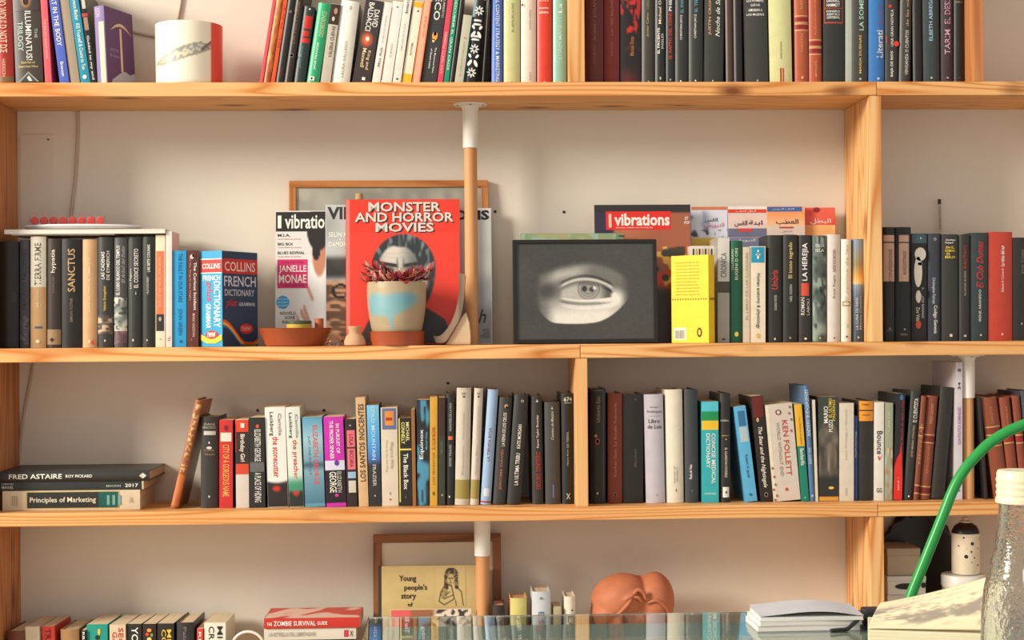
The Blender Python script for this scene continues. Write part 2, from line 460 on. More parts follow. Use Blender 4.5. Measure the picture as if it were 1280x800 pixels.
# each row: base height of the shelf, photo height of that base line, where the spines stand
ROW = {1: (Z1, 107.0, -.168), 2: (Z2, 431.0, -.168), 3: (Z3, 629.5, -.168), 4: (Z4, 890.0, -.168)}
BUILT = []
def row(r, where, specs, group, yf=None, from_right=False, count_word='book', maxd=.150, shave=0.0):
    zb, yb0, y0 = ROW[r]
    n = len(specs); geo = []
    for s in specs:
        x0, x1, yt, dx = s[:4]; opt = s[9] if len(s) > 9 else {}
        y = (yf if yf is not None else y0) + random.uniform(-.003, .003) + opt.get('back', 0)
        ybl = HORIZON_base(zb, (x0 + x1) / 2, y)
        a0, a1 = WX(x0, ybl, y), WX(x1 - shave, ybl, y)
        for (u0, u1, uz0, uz1) in UPR:
            if uz0 - .01 < zb + .05 < uz1:
                if a0 < u0 < a1: a1 = u0 - .002
                elif a0 < u1 < a1: a0 = u1 + .002
        xt = WX((x0 + x1) / 2 + dx, yt, y); zt = WZ((x0 + x1) / 2 + dx, yt, y)
        geo.append([y, ybl, a0, a1, (xt - WX((x0 + x1) / 2, ybl, y)) / (zt - zb), zt])
    for i in range(n - 2, -1, -1):       # a book cannot lean further right than its neighbour leaves room for
        g, h = geo[i], geo[i + 1]
        hm = min(g[5], h[5]) - zb
        g[4] = min(g[4], h[4] + max(0, h[2] - g[3] - .0004) / hm)
    for i, s in enumerate(specs):
        x0, x1, yt, dx, col, kind, desc = s[:7]
        texts = s[7] if len(s) > 7 else []; bands = s[8] if len(s) > 8 else []; opt = s[9] if len(s) > 9 else {}
        hard = kind[0] == 'h'
        y, ybl, a_x0, a_x1, slope, zt = geo[i]
        xc = (a_x0 + a_x1) / 2
        ang = math.atan(slope)
        t = (a_x1 - a_x0) * math.cos(ang) - .0004
        H = (zt - zb) / math.cos(ang) - abs(math.sin(ang)) * t * .5
        D = opt.get('D', min(maxd, H * (.66 if hard else .62)))
        lab = '%s, %s %s %s' % (desc, ORD[(n - 1 - i) if from_right else i], count_word, where)
        bk = make_book((xc, y, zb + abs(math.sin(ang)) * t / 2 + .0003), t, D, H, col, lab, hard, (0, ang, opt.get('yaw', 0)), 'book', group, opt.get('pages', (216, 198, 164)))
        decorate(bk, texts, bands, ybl, yt)
        if 'side' in opt:      # cover seen at the side in another colour
            sx = bk.t / 2 * opt.get('side_dir', 1)
            v = [(sx + .0003 * opt.get('side_dir', 1), yy, zz) for yy, zz in ((.004, .001), (D - .001, .001), (D - .001, H - .001), (.004, H - .001))]
            add('cover_panel', mesh_from('cover_panel', v, [(0, 1, 2, 3)]), bk.root, M(opt['side']))
        BUILT.append((r, i, desc, a_x0, a_x1, ang, H, y))
        if 'fn' in opt: opt['fn'](bk, lambda py: (ybl - py) / (ybl - yt) * H)
def HORIZON_base(z, px, y):
    lo, hi = -200.0, 1200.0
    for _ in range(40):
        mid = (lo + hi) / 2
        if WZ(px, mid, y) > z: lo = mid
        else: hi = mid
    return (lo + hi) / 2

def dots(col, items):
    def fn(bk, Z):
        for (fx, py, r) in items:
            poly(bk.root, ellipse(fx * bk.t, Z(py), r, r, 12), col, 'printed_dot', .0009)
    return fn
def emb(items):
    """list of (shape, fx, py, rx, rz, colour): small printed marks on the spine"""
    def fn(bk, Z):
        for (sh, fx, py, rx, rz, col) in items:
            x, z = fx * bk.t, Z(py); d0 = -.0009
            if sh == 'e': poly(bk.root, ellipse(x, z, rx, rz, 14), col, 'printed_mark', .0009)
            elif sh == 'b': poly(bk.root, [(x - rx, z - rz), (x + rx, z - rz), (x + rx, z + rz), (x - rx, z + rz)], col, 'printed_mark', .0009)
            elif sh == 't': poly(bk.root, [(x - rx, z - rz), (x + rx, z - rz), (x, z + rz)], col, 'printed_mark', .0009)
            elif sh == 'd': poly(bk.root, [(x - rx, z), (x, z - rz), (x + rx, z), (x, z + rz)], col, 'printed_mark', .0009)
    return fn

def illuminatus(bk, Z):
    t = bk.t
    picture(bk.root, -.45 * t, .45 * t, Z(14), Z(-30), 16, 20, lambda u, v: mx((66, 58, 50), (226, 150, 80), sm(.55, .1, math.hypot((u - .5) * 1.2, v - .66) * 1.6)), 'printed_eye', .0008, None, bk.depth)
    poly(bk.root, ellipse(0, Z(2), .006, .0085, 14), (40, 22, 12), 'printed_mark', .0011)
    poly(bk.root, [(-.38 * t, Z(103)), (0, Z(90)), (.38 * t, Z(103))], (150, 146, 132), 'printed_pyramid', .0009)
    poly(bk.root, [(-.3 * t, Z(103)), (0, Z(92.5)), (.3 * t, Z(103))], (48, 66, 66), 'printed_pyramid', .0011)
    poly(bk.root, [(-.06 * t, Z(98)), (.02 * t, Z(95)), (.14 * t, Z(102)), (.02 * t, Z(102))], (214, 214, 204), 'printed_mark', .0013)
def baldacci(bk, Z):
    picture(bk.root, -.47 * bk.t, .47 * bk.t, Z(63), Z(36), 14, 14, lambda u, v: mx((56, 46, 42), (226, 96, 52), sm(.5, .1, math.hypot(u - .42, v - .55))), 'printed_picture', .0006, None, bk.depth)
    poly(bk.root, ellipse(-.05 * bk.t, Z(50), .004, .005), (240, 225, 200), 'printed_mark', .0011)
def pattern_white(bk, Z):
    t = bk.t
    for k, py in enumerate((-20, -8, 14, 40, 62, 76, 92)):
        if k % 2 == 0:
            for a in range(8):
                an = a * math.pi / 4
                poly(bk.root, ellipse(.24 * t * math.cos(an), Z(py) + .007 * math.sin(an), .0042, .0016, 8, an), (236, 234, 226), 'printed_pattern', .0011)
        else:
            for sx in (-1, 1):
                poly(bk.root, ellipse(sx * .25 * t, Z(py + 4), .0035, .008, 10, sx * .5), (236, 234, 226), 'printed_pattern', .0011)
                poly(bk.root, ellipse(sx * .3 * t, Z(py - 5), .0028, .005, 10, -sx * .6), (236, 234, 226), 'printed_pattern', .0011)
    for py in (26, 31, 46, 50):
        patch(bk.root, -.36 * t, .3 * t, Z(py + 1.4), Z(py - 1.0), (236, 234, 226), bk.depth, 'printed_pattern', .0009)
def splash(bk, Z):
    def fn(u, v):
        d = vn(u * 4 + 3, v * 9) * .6 + vn(u * 9, v * 22) * .4
        base = mx((30, 22, 20), (128, 34, 26), sm(.75, 1.0, v) * vn(u * 3, v * 7))
        return mx(base, (206, 40, 30), sm(.5, .62, d) * sm(.7, .5, v))
    picture(bk.root, -.47 * bk.t, .47 * bk.t, .001, Z(-20), 18, 70, fn, 'printed_picture', .0005, None, bk.depth)
def leather(bands_y, col=(140, 34, 28)):
    def fn(bk, Z):
        for i, py in enumerate(bands_y):
            patch(bk.root, -.48 * bk.t, .48 * bk.t, Z(py + 3), Z(py - 3), col, bk.depth, 'label_band', .0004)
            for d in (-5, 5):
                patch(bk.root, -.48 * bk.t, .48 * bk.t, Z(py + d + .6), Z(py + d - .6), (214, 168, 110), bk.depth, 'gold_line', .0005)
    return fn
def photo(c1, c2, c3, y0=None, y1=None, sx=3, sy=8, seed=0):
    def fn(bk, Z):
        z0 = .001 if y1 is None else max(Z(y1), .001); z1 = bk.H - .001 if y0 is None else min(Z(y0), bk.H - .001)
        def f(u, v):
            a = vn(u * sx + seed, v * sy + seed); b_ = vn(u * sx * 2.3 + 9 + seed, v * sy * 2.1)
            return mx(mx(c1, c2, sm(.3, .7, a)), c3, sm(.55, .8, b_))
        picture(bk.root, -.485 * bk.t, .485 * bk.t, z0, z1, 12, 44, f, 'printed_picture', .0006, None, bk.depth)
    return fn
def both(*fns):
    def fn(bk, Z):
        for f in fns: f(bk, Z)
    return fn
def vgrad(stops, y0, y1):
    def fn(bk, Z):
        def f(u, v):
            for (a, ca), (b_, cb) in zip(stops, stops[1:]):
                if v <= b_: return mx(ca, cb, (v - a) / (b_ - a + 1e-6))
            return stops[-1][1]
        picture(bk.root, -.49 * bk.t, .49 * bk.t, max(Z(y1), .0008), min(Z(y0), bk.H - .0008), 4, 40, f, 'printed_picture', .0005, None, bk.depth)
    return fn

# ---- top shelf, left of the cup
row(1, 'from the left on the top shelf', [
 (-6, 17, -32, -2, (158, 44, 34), 'h', 'dark red book with white title', [('MAN WHO WOULD NOT DIE', 'd', 0, -28, 66, .42, (226, 196, 170)), ('HARRISON', 'd', 0, 74, 96, .2, (220, 170, 140))], [(96, 103, (120, 92, 50))]),
 (19, 53.5, -36, -4, (72, 64, 57), 'h', 'thick grey-brown book with pyramid emblem', [('ILLUMINATUS!', 'd', .06, 14, 76, .22, (226, 224, 214)), ('TRILOGY', 'd', -.24, 27, 64, .2, (170, 190, 180)), ('THE', 'd', .32, 36, 48, .1, LG), ('Robert Shea and', 'h', 0, 77, 80, .5, (205, 190, 120)), ('Robert Anton Wilson', 'h', 0, 82, 85, .7, (205, 190, 120))], [], {'fn': illuminatus}),
 (56.5, 65, -34, -8, (228, 92, 100), 'p', 'thin coral pink book', [('THE BIG BAD BLOOD BOOK', 'd', 0, 24, 74, .34, (240, 180, 178))]),
 (75, 87, -28, -16, (78, 98, 186), 'p', 'violet-blue book with white title', [('EXPERT IN THE BODY', 'd', 0, -20, 58, .5, WH), ('Brennan', 'd', 0, 78, 96, .35, WH)]),
 (88.5, 100.5, -30, -17, (160, 144, 122), 'p', 'plain grey-beige book'),
 (101.5, 113.5, -26, -19, (34, 142, 168), 'p', 'teal book with white title', [('Terence Blacker', 'd', .05, -4, 26, .4, WH), ('Kill Yourself & Count to Ten', 'd', .05, 30, 88, .42, WH)], [], {'fn': emb([('e', 0, 97, .0045, .0045, (228, 230, 222))])}),
 (114, 121.5, -12, -16, K, 'p', 'black narrow book with white title', [('Guided to my end', 'd', 0, 45, 100, .5, WH)], [(17, 21, (190, 60, 50)), (22, 38, (160, 130, 105), -.3, .4), (-8, 11, (200, 196, 184), -.25, .35)]),
], 'books standing on the top shelf')

# ---- top shelf, between the cup and the upright
row(1, 'right of the cup, top shelf', [
 (323.5, 328.3, -60, 34, (214, 84, 88), 'p', 'leaning pink-red paperback', [], [], {'side': (206, 60, 54), 'side_dir': -1}),
 (328.6, 337.5, -55, 33, (190, 106, 40), 'h', 'leaning orange-brown book', [], [], {'fn': photo((176, 92, 34), (214, 132, 58), (150, 76, 30), None, None, 2, 14, 3)}),
 (337.8, 343.3, -52, 33, (228, 84, 40), 'p', 'thin leaning vermilion book', [('EL REY', 'u', 0, 5, 60, .4, (176, 52, 28))]),
 (343.8, 354, -58, 33, K2, 'h', 'leaning black book with red mark', [('NOVELA', 'u', 0, 85, 97, .3, (130, 34, 30))], [], {'fn': emb([('e', .1, 15, .003, .003, (120, 96, 70))])}),
 (354.3, 364.8, -50, 32, (52, 43, 36), 'h', 'leaning brown-black book with ringed numeral', [('LA HISTORIA', 'u', 0, 2, 55, .35, (112, 82, 56))], [], {'fn': emb([('e', 0, 70, .0042, .0042, (150, 140, 124)), ('e', 0, 70, .0033, .0033, (52, 43, 36))])}),
 (365.5, 381, 8, 13.5, (48, 60, 58), 'h', 'slate book with red blocks', [('JUAN MARSE', 'u', -.1, 58, 86, .35, (84, 122, 124))], [(20, 36, RED, -.2, .42), (39, 46, RED, -.25, .3), (48, 54, RED, -.3, .4)], {'fn': emb([('e', .1, 11.5, .0018, .0018, WH)])}),
 (382, 398.5, 4, 16, (48, 168, 114), 'h', 'emerald green book', [('DISOBEDIENCE', 'u', .12, 14, 46, .36, (196, 214, 150)), ('JANE FRANCES', 'u', 0, 54, 88, .2, WH)], [], {'fn': emb([('b', -.1, 99.5, .0055, .0045, WH), ('e', -.1, 99.5, .002, .0028, (30, 60, 40))])}),
 (400, 413, 5, 15, (190, 182, 166), 'p', 'grey book with brown photo top', [('VALERIA CUEVAS', 'u', .1, 33, 72, .34, (84, 70, 58))], [(5.5, 31, (58, 40, 32))], {'fn': emb([('e', .1, 14, .004, .007, (170, 130, 100)), ('e', -.05, 24, .003, .005, (200, 190, 170))])}),
 (413.5, 437, 1, 13.5, (230, 227, 212), 'h', 'wide plain white book', [('LAURA GALLEGO', 'u', .05, 52, 98, .13, (150, 150, 146)), ('2', 'h', .05, 8, 12, .12, (120, 118, 112))], [], {'pages': (200, 176, 130)}),
 (439.5, 463, .5, 18, (60, 50, 47), 'p', 'thick dark brown thriller with bold white author', [('DAVID', 'd', .22, 12, 34, .3, WH), ('BALDACCI', 'd', -.12, 4, 40, .3, WH), ('King and', 'd', .16, 64, 88, .22, (224, 200, 150)), ('Maxwell', 'd', -.1, 62, 86, .22, (224, 200, 150))], [], {'fn': both(baldacci, emb([('b', .1, 100, .0035, .0032, WH)]))}),
 (464, 475, 3, 17, (224, 222, 212), 'p', 'thin white book with small title', [('Max Aub', 'u', 0, 60, 84, .28, (120, 118, 112)), ('LA CALLE DE VALVERDE', 'u', 0, 20, 54, .16, (180, 176, 168))]),
 (475.5, 489.5, 2, 16.5, (228, 225, 213), 'p', 'white book with red edge', [('EL MUNDO', 'u', 0, 55, 72, .16, (205, 150, 140))], [(10, 102, (196, 80, 60), -.5, -.44)], {'fn': emb([('e', 0, 9, .0018, .0018, (110, 108, 104))])}),
 (490, 501, -14, 17, (226, 222, 208), 'p', 'tall white book with dark heading', [('Bernhard Schlink', 'u', 0, -10, 17, .32, (70, 66, 60)), ('AMORES EN FUGA', 'u', 0, 30, 64, .14, (170, 160, 150))], [], {'fn': emb([('b', 0, 99.5, .002, .0018, (60, 56, 52))])}),
 (501.3, 513.8, 2, 16.5, (230, 224, 198), 'p', 'white book with yellow head and foot', [('NOTHOMB', 'u', 0, 54, 70, .2, (110, 104, 98))], [(2.5, 9.5, (240, 176, 40)), (93, 105, (236, 186, 52))], {'fn': emb([('e', .1, 14, .0016, .0022, (60, 56, 52))])}),
 (514.3, 525, 0, 17, (234, 172, 140), 'p', 'peach book with orange edges', [('DURAS', 'u', .05, 20, 46, .2, (214, 120, 100))], [(1, 105, (226, 110, 52), -.5, -.38), (1, 105, (226, 110, 52), .38, .5)]),
 (526, 545.5, -24, 18, (58, 57, 56), 'p', 'charcoal book with orange swirl emblem', [('ECO', 'd', -.05, -4, 26, .42, (228, 226, 216)), ('UMBERTO', 'd', .34, 0, 22, .14, LG), ('The Mysterious Flame', 'd', .16, 60, 92, .14, WH), ('of Queen Loana', 'd', -.1, 62, 87, .14, WH)], [], {'fn': emb([('e', 0, 46, .006, .010, (232, 160, 72)), ('e', 0, 43, .003, .005, (58, 57, 56)), ('e', -.05, 52, .0026, .004, (240, 210, 140))])}),
 (546, 553.5, -20, 16, (220, 70, 90), 'p', 'thin crimson pink book', [('LOS VERTS POEMES', 'u', 0, 40, 92, .46, (244, 176, 180))]),
 (554, 561, -22, 16, (24, 144, 104), 'p', 'thin green book with white title', [('DESCUBRIR EL GRAN CAOS', 'd', 0, -2, 88, .46, (222, 236, 222))]),
 (561.5, 567, -18, 16, (48, 40, 34), 'h', 'thin dark brown book'),
 (567.5, 579, 19, 12, (190, 186, 164), 'p', 'short grey-green book', [('EL CORAZON HELADO', 'u', 0, 52, 96, .14, (150, 150, 134))], [], {'fn': emb([('b', 0, 48, .002, .001, (200, 90, 70))])}),
 (579.5, 595.5, -26, 17, (36, 34, 32), 'h', 'black book patterned with white flowers', [], [(-20, 106, (40, 150, 168), -.5, -.42)], {'fn': pattern_white}),
 (602.3, 605.6, -20, 9, K, 'h', 'thin plain black hardback'),
 (614.3, 629, -30, 0, (74, 110, 188), 'h', 'blue book with white capitals', [('PRACTICAL CONTENT STRATEGY & MARKETING', 'd', .05, -26, 102, .34, (228, 232, 236))]),
 (629.6, 650.8, -28, 0, (196, 194, 138), 'h', 'pale green hardback', [('EL ARTE DE LA PAZ', 'u', .05, 4, 40, .13, (112, 112, 76))], [], {'fn': emb([('e', 0, 103, .0015, .0015, (90, 86, 60))])}),
 (651.4, 670.8, -26, 0, (220, 206, 188), 'h', 'cream pink hardback', [('Vladimir Nabokov', 'd', .1, 12, 38, .12, (150, 136, 122)), ('ADA', 'd', .1, 90, 101, .12, (170, 156, 142))], [], {'fn': emb([('e', -.42, 6.5, .0022, .003, (150, 40, 28))])}),
 (671.4, 690.8, -24, 0, (212, 62, 42), 'h', 'bright red hardback', [('el punto', 'h', -.05, 8.5, 12, .6, WH), ('edicions', 'h', -.05, 13.5, 17, .6, WH), ('NOVELA', 'h', -.05, -1, 2, .7, (240, 190, 170))], [], {'fn': emb([('e', 0, 103, .002, .002, (236, 200, 180))])}),
 (691.4, 711, -22, 0, (136, 180, 162), 'h', 'mint green hardback with pale lettering', [('LORIN MANDO', 'u', .02, 22, 74, .26, (178, 212, 190)), ('La P', 'u', .02, -6, 16, .28, (222, 236, 222))], [], {'fn': emb([('e', 0, 103, .002, .0015, WH)])}),
], 'books standing on the top shelf', shave=.5)

# ---- top shelf, right of the upright
row(1, 'right of the top upright', [
 (732, 754.6, -30, 0, (100, 36, 28), 'h', 'dark maroon hardback', [('JOHN MARCH', 'u', 0, 56, 81, .14, (150, 92, 70)), ('ROBERT BOLANO', 'u', 0, -6, 50, .14, (150, 92, 70))]),
 (755.2, 774.4, -30, 0, (128, 40, 30), 'h', 'maroon red hardback', [('LAS TRES BALANZAS', 'u', 0, -6, 44, .16, (176, 112, 90)), ('BALZAC', 'u', 0, 52, 70, .14, (170, 106, 84))]),
 (775, 802, -30, 0, (34, 26, 24), 'h', 'black hardback splashed with red', [('AQUILES', 'u', .05, 6, 34, .26, (40, 16, 14)), ('Manuel Rivas', 'u', .05, 46, 70, .2, (176, 110, 60))], [], {'fn': splash}),
 (802.5, 818.6, -30, 0, (66, 62, 52), 'h', 'olive-black hardback with gold letters', [('Javier Calvo', 'u', -.05, 16, 46, .2, (180, 156, 104)), ('CORONA', 'u', -.05, -6, 12, .2, (150, 134, 96))], [], {'fn': emb([('e', 0, 102, .0018, .0018, GLD)])}),
 (819.2, 831.6, -28, 0, (40, 40, 37), 'h', 'narrow black hardback, cream title', [('EL PACIENTE', 'u', -.18, 35, 67, .24, WH), ('INGLES', 'u', .22, 42, 61, .24, WH), ('Michael Ondaatje', 'u', 0, -20, 30, .36, (226, 216, 170))], [], {'fn': emb([('b', 0, 98, .0016, .003, LG)])}),
 (832.2, 843.6, -28, 0, (42, 41, 38), 'h', 'narrow black hardback with red letters', [('EL RAPTO DEL CISNE', 'u', 0, 16, 74, .34, (206, 60, 46)), ('PHILIP', 'u', 0, -8, 14, .34, WH)], [], {'fn': emb([('e', 0, 100, .0018, .002, LG)])}),
 (844.2, 860.8, -28, 0, (50, 50, 46), 'h', 'black hardback with white and blue lettering', [('CHRISTIAN JACQ', 'u', -.05, 19, 50, .2, (216, 214, 206)), ('EL ENIGMA', 'u', 0, -10, 16, .22, (100, 160, 184))], [], {'fn': emb([('e', -.1, 101.5, .0018, .0018, WH)])}),
 (861.4, 879, -28, 0, (52, 52, 48), 'h', 'black hardback with grey and blue lettering', [('CHRISTIAN JACQ', 'u', -.05, 18, 48, .2, (216, 214, 206)), ('EL TEMPLO', 'u', 0, -14, 15, .22, (100, 160, 184))], [], {'fn': emb([('e', -.05, 101, .0018, .0018, WH)])}),
 (879.6, 904.5, -30, 2.5, (56, 55, 51), 'h', 'wide black hardback with white script', [('Noche de Sangre', 'u', .2, -18, 46, .3, (234, 230, 216), .3), ('JUSTIN CRONIN', 'u', -.22, -10, 44, .16, (206, 150, 110))], [], {'fn': emb([('e', -.05, 101.5, .0018, .002, LG)])}),
 (908, 917.8, -26, 1.5, (74, 54, 42), 'h', 'plain brown hardback'),
 (918.2, 928.6, -24, -1.5, (36, 31, 27), 'h', 'narrow brown-black hardback'),
 (931.5, 961.2, -34, -3, (62, 61, 57), 'h', 'wide charcoal hardback with stacked white heading', [('LOS HOMBRES', 'h', 0, -1, 2.5, .72, WH), ('QUE NO', 'h', 0, 5, 8.5, .4, WH), ('AMABAN A', 'h', 0, 11, 14.5, .6, WH), ('LAS MUJERES', 'h', 0, 17, 20.5, .74, WH)], [], {'fn': emb([('e', .02, 101, .002, .002, LG)])}),
 (963, 991, -26, -2.5, (210, 208, 150), 'h', 'pale yellow hardback', [('ANNA GAVALDA', 'u', 0, 52, 74, .08, (120, 116, 80))], [(85.5, 106, (176, 62, 34), -.06, .12), (86, 106, (214, 190, 160), .02, .06)]),
 (994.5, 1011.6, -22, -1.5, (172, 84, 52), 'h', 'tan leather-look book', [('CLASICOS', 'u', 0, -8, 12, .2, (214, 150, 100)), ('TOLSTOI', 'u', 0, 42, 66, .16, (214, 150, 100))], [], {'fn': both(leather((25, 33)), emb([('e', 0, 97, .003, .003, (220, 160, 110))]))}),
 (1012.2, 1028.2, -22, -1, (170, 80, 50), 'h', 'tan leather-look book with low red bands', [('ALEJANDRO DUMAS', 'u', 0, -8, 44, .18, (206, 136, 88)), ('MONTE', 'u', 0, 76, 96, .16, (214, 150, 100))], [], {'fn': leather((55, 63))}),
 (1029.5, 1056.2, -30, 0, (46, 47, 43), 'h', 'wide black hardback with framed white capitals', [('DASHIELL', 'h', -.04, -1, 3, .62, WH), ('HAMMETT', 'h', -.04, 4.5, 8.5, .62, WH), ('DINERO', 'h', -.04, 13, 15.5, .62, WH), ('AGENT DE LA', 'h', -.04, 16.5, 19.5, .62, WH), ('CONTINENTAL', 'h', -.04, 20.5, 23.5, .62, WH)], [(-20, 29.5, (166, 70, 48), -.46, .42), (-19, 27.5, (46, 47, 43), -.42, .38), (9.8, 11, (166, 70, 48), -.42, .38)]),
 (1056.8, 1064.8, -18, 0, (178, 184, 168), 'p', 'thin pale grey-green book'),
 (1065.6, 1085, -28, 0, (64, 62, 56), 'h', 'charcoal hardback with mint capitals', [('LA SOMBRA', 'u', .08, -14, 38, .3, (170, 206, 190)), ('MARIA DUENAS', 'u', 0, 44, 92, .16, (206, 180, 104))], [], {'fn': emb([('e', 0, 99, .0025, .0025, LG)])}),
 (1086, 1105.8, -26, 0, (56, 116, 180), 'h', 'sky blue hardback with white title', [('Literati', 'u', .2, 38, 72, .42, WH), ('Barry McCrea', 'u', .26, 4, 31, .16, (206, 60, 110))], [], {'fn': emb([('e', .1, 98.5, .0028, .0028, (176, 204, 226))])}),
 (1106.4, 1123.8, -26, 0, (56, 53, 50), 'h', 'charcoal hardback with red spots', [('UNA GRAN NOVELA', 'u', 0, 12, 58, .2, (214, 206, 196)), ('BAJA DE RIOS', 'u', 0, 64, 96, .22, WH)], [], {'fn': emb([('e', -.15, 8, .0035, .0035, (214, 56, 42)), ('e', .15, -3, .006, .006, (214, 56, 42)), ('e', .3, 55, .006, .006, (214, 56, 42)), ('b', -.42, 50, .0012, .008, (214, 66, 50))])}),
 (1124.4, 1138.6, -26, 3, (62, 60, 55), 'h', 'charcoal hardback with cream title', [('VENGANZA O CUENTOS', 'u', .1, 38, 94, .3, (222, 218, 206)), ('de las mil', 'u', .1, -2, 33, .26, (196, 164, 110))]),
 (1142.2, 1154.6, -24, 0, (34, 30, 27), 'h', 'plain black narrow hardback'),
 (1155.2, 1175.6, -24, -1.5, (54, 64, 66), 'h', 'slate hardback with pale blue capitals', [('ELBETH ABREGANS', 'u', -.05, -12, 51, .22, (156, 190, 206))], [], {'fn': emb([('e', -.05, 97.5, .0018, .0018, WH)])}),
 (1176.2, 1192.6, -24, 0, (64, 50, 56), 'h', 'dark plum hardback with pink capitals', [('EL DESIERTO', 'u', 0, -30, 30, .44, (190, 150, 172)), ('TARIM', 'u', 0, 37, 68, .42, (196, 156, 178))], [], {'fn': emb([('b', 0, 97.5, .002, .0015, LG)])}),
 (1193.2, 1216.4, -24, 0, (36, 34, 30), 'h', 'black hardback beside the end post', [('EMECE', 'h', 0, 1.5, 4, .7, (130, 122, 100))], [], {'fn': emb([('e', 0, 97.5, .002, .0016, (84, 80, 70))])}),
], 'books standing on the top shelf')

# ---- second shelf, left group
row(2, 'from the left on the second shelf', [
 (-8, 22.5, 302, 0, (32, 29, 26), 'h', 'thick black hardback', [], [], {'fn': emb([('e', .3, 372, .006, .012, (52, 46, 38))])}),
 (24, 36, 300, 0, (72, 70, 76), 'h', 'slate book with faint dark lettering', [('ILDEFONSO FALCONES', 'u', .05, 312, 394, .4, (44, 42, 48)), ('', 'u', 0, 400, 420, .3, K)], [], {'fn': photo((72, 70, 76), (92, 88, 90), (54, 52, 56), 396, 431)}),
 (37.2, 57, 295.5, 0, (190, 152, 106), 'h', 'white and tan two-tone book', [('TIERRA FIRME', 'u', 0, 304, 357, .4, (88, 80, 66)), ('Matilde', 'u', 0, 362, 384, .2, (206, 186, 150))], [(296, 359, (214, 208, 190)), (408, 411, (90, 100, 110), -.2, .3)], {'fn': emb([('e', 0, 427, .0045, .004, (226, 214, 180))])}),
 (57.8, 75.6, 298.5, 0, (58, 48, 42), 'h', 'dark brown book with beige foot', [('hypatia', 'u', 0, 312, 341, .38, (226, 214, 190)), ('KHALID', 'u', 0, 346, 366, .14, (120, 104, 88))], [(412, 431, (150, 124, 90))], {'fn': emb([('d', -.1, 425, .005, .005, (60, 50, 42))])}),
 (76.4, 102, 299, 0, (30, 27, 24), 'h', 'thick black hardback with gold capitals', [('SANCTUS', 'u', 0, 311, 365, .36, (186, 150, 104)), ('SIMON TOYNE', 'u', 0, 373, 403, .14, (120, 108, 92))]),
 (102.6, 121, 299.5, 0, (196, 156, 112), 'h', 'plain tan hardback', [('DAN BROWN EL SIMBOLO', 'u', 0, 322, 390, .16, (226, 196, 156))], [], {'fn': emb([('e', 0, 427, .0025, .0035, (236, 210, 160)), ('t', .25, 427, .0035, .006, (196, 50, 36))])}),
 (121.6, 140.8, 296.5, 0, (52, 51, 47), 'h', 'black book with hands photo at foot', [('LAS CADENAS', 'u', -.14, 315, 349, .24, (226, 222, 208)), ('DE EYMERICH', 'u', .2, 314, 350, .2, (226, 222, 208)), ('Valerio Evangelisti', 'u', 0, 358, 389, .24, (208, 170, 84))], [], {'fn': both(photo((70, 60, 50), (186, 160, 130), (52, 50, 46), 394, 418, 2, 4, 5), emb([('e', 0, 426, .002, .0025, LG)]))}),
 (141.6, 158.8, 297, 0, (78, 77, 77), 'h', 'grey book with stone figures at foot', [('EL LOBO BLANCO DEL TEMPLO', 'u', -.16, 307, 369, .26, (224, 220, 210)), ('El Arbol del Exilio', 'u', .22, 308, 354, .24, (170, 166, 160), .3)], [], {'fn': both(photo((112, 122, 112), (196, 196, 180), (70, 72, 66), 372, 414, 2, 6, 2), photo((96, 70, 76), (130, 92, 96), (76, 58, 62), 414, 431, 2, 2, 4))}),
 (159.4, 176.8, 296.5, 0, (50, 50, 46), 'h', 'black hardback with bold white capitals', [('EL CODICE SECRETO', 'u', .12, 311, 360, .3, WH), ('Leo Pagano', 'u', -.28, 336, 361, .2, LG)], [], {'fn': emb([('e', -.1, 425.5, .0022, .0028, LG), ('t', .1, 366, .0012, .004, LG)])}),
 (177.4, 193.6, 296, 0, (46, 45, 41), 'h', 'black hardback with small white title', [('LAS SIETE COLINAS', 'u', .02, 306, 340, .22, WH), ('WILLIE COYNE HERBERT', 'u', -.05, 346, 368, .16, LG)], [], {'fn': emb([('e', -.1, 425.5, .0018, .0022, LG)])}),
 (194.4, 206.4, 294, 0, (226, 214, 184), 'p', 'cream book with orange central block', [('SCHNITZLER', 'u', -.05, 320, 384, .2, (236, 180, 150))], [(314, 393, (222, 120, 76), -.44, .4), (393, 414, (52, 46, 40), -.44, .4)], {'fn': emb([('e', -.02, 399, .003, .005, (170, 160, 144)), ('e', 0, 424, .002, .002, (206, 180, 130))])}),
 (207.2, 215, 289, 0, (226, 214, 206), 'p', 'thin tall white-pink book', [('IL', 'u', 0, 420, 426, .4, (190, 80, 80))], [], {'D': .09, 'side': (222, 170, 164)}),
 (215.6, 233, 313.5, 0, (44, 152, 204), 'p', 'bright blue paperback', [('THE FAULT IN OUR STARS', 'd', .05, 317, 378, .28, (26, 92, 140)), ('JOHN GREEN', 'd', .02, 386, 419, .34, (26, 96, 146))], [], {'fn': emb([('e', .1, 427, .003, .003, (20, 90, 140))])}),
 (233.6, 248, 313, 0, (92, 50, 44), 'p', 'dark russet paperback with white capitals', [('The Curious Incident', 'd', .22, 328, 388, .26, (240, 228, 216)), ('of the Dog in the Night', 'd', -.22, 322, 376, .14, (206, 160, 140)), ('MARK HADDON', 'd', .1, 392, 421, .22, (214, 176, 150))], [], {'fn': emb([('e', -.05, 321, .0045, .005, (226, 200, 190)), ('e', .12, 319.5, .004, .0045, (92, 50, 44)), ('t', -.1, 424, .003, .003, (160, 80, 60))])}),
], 'books standing on the second shelf')

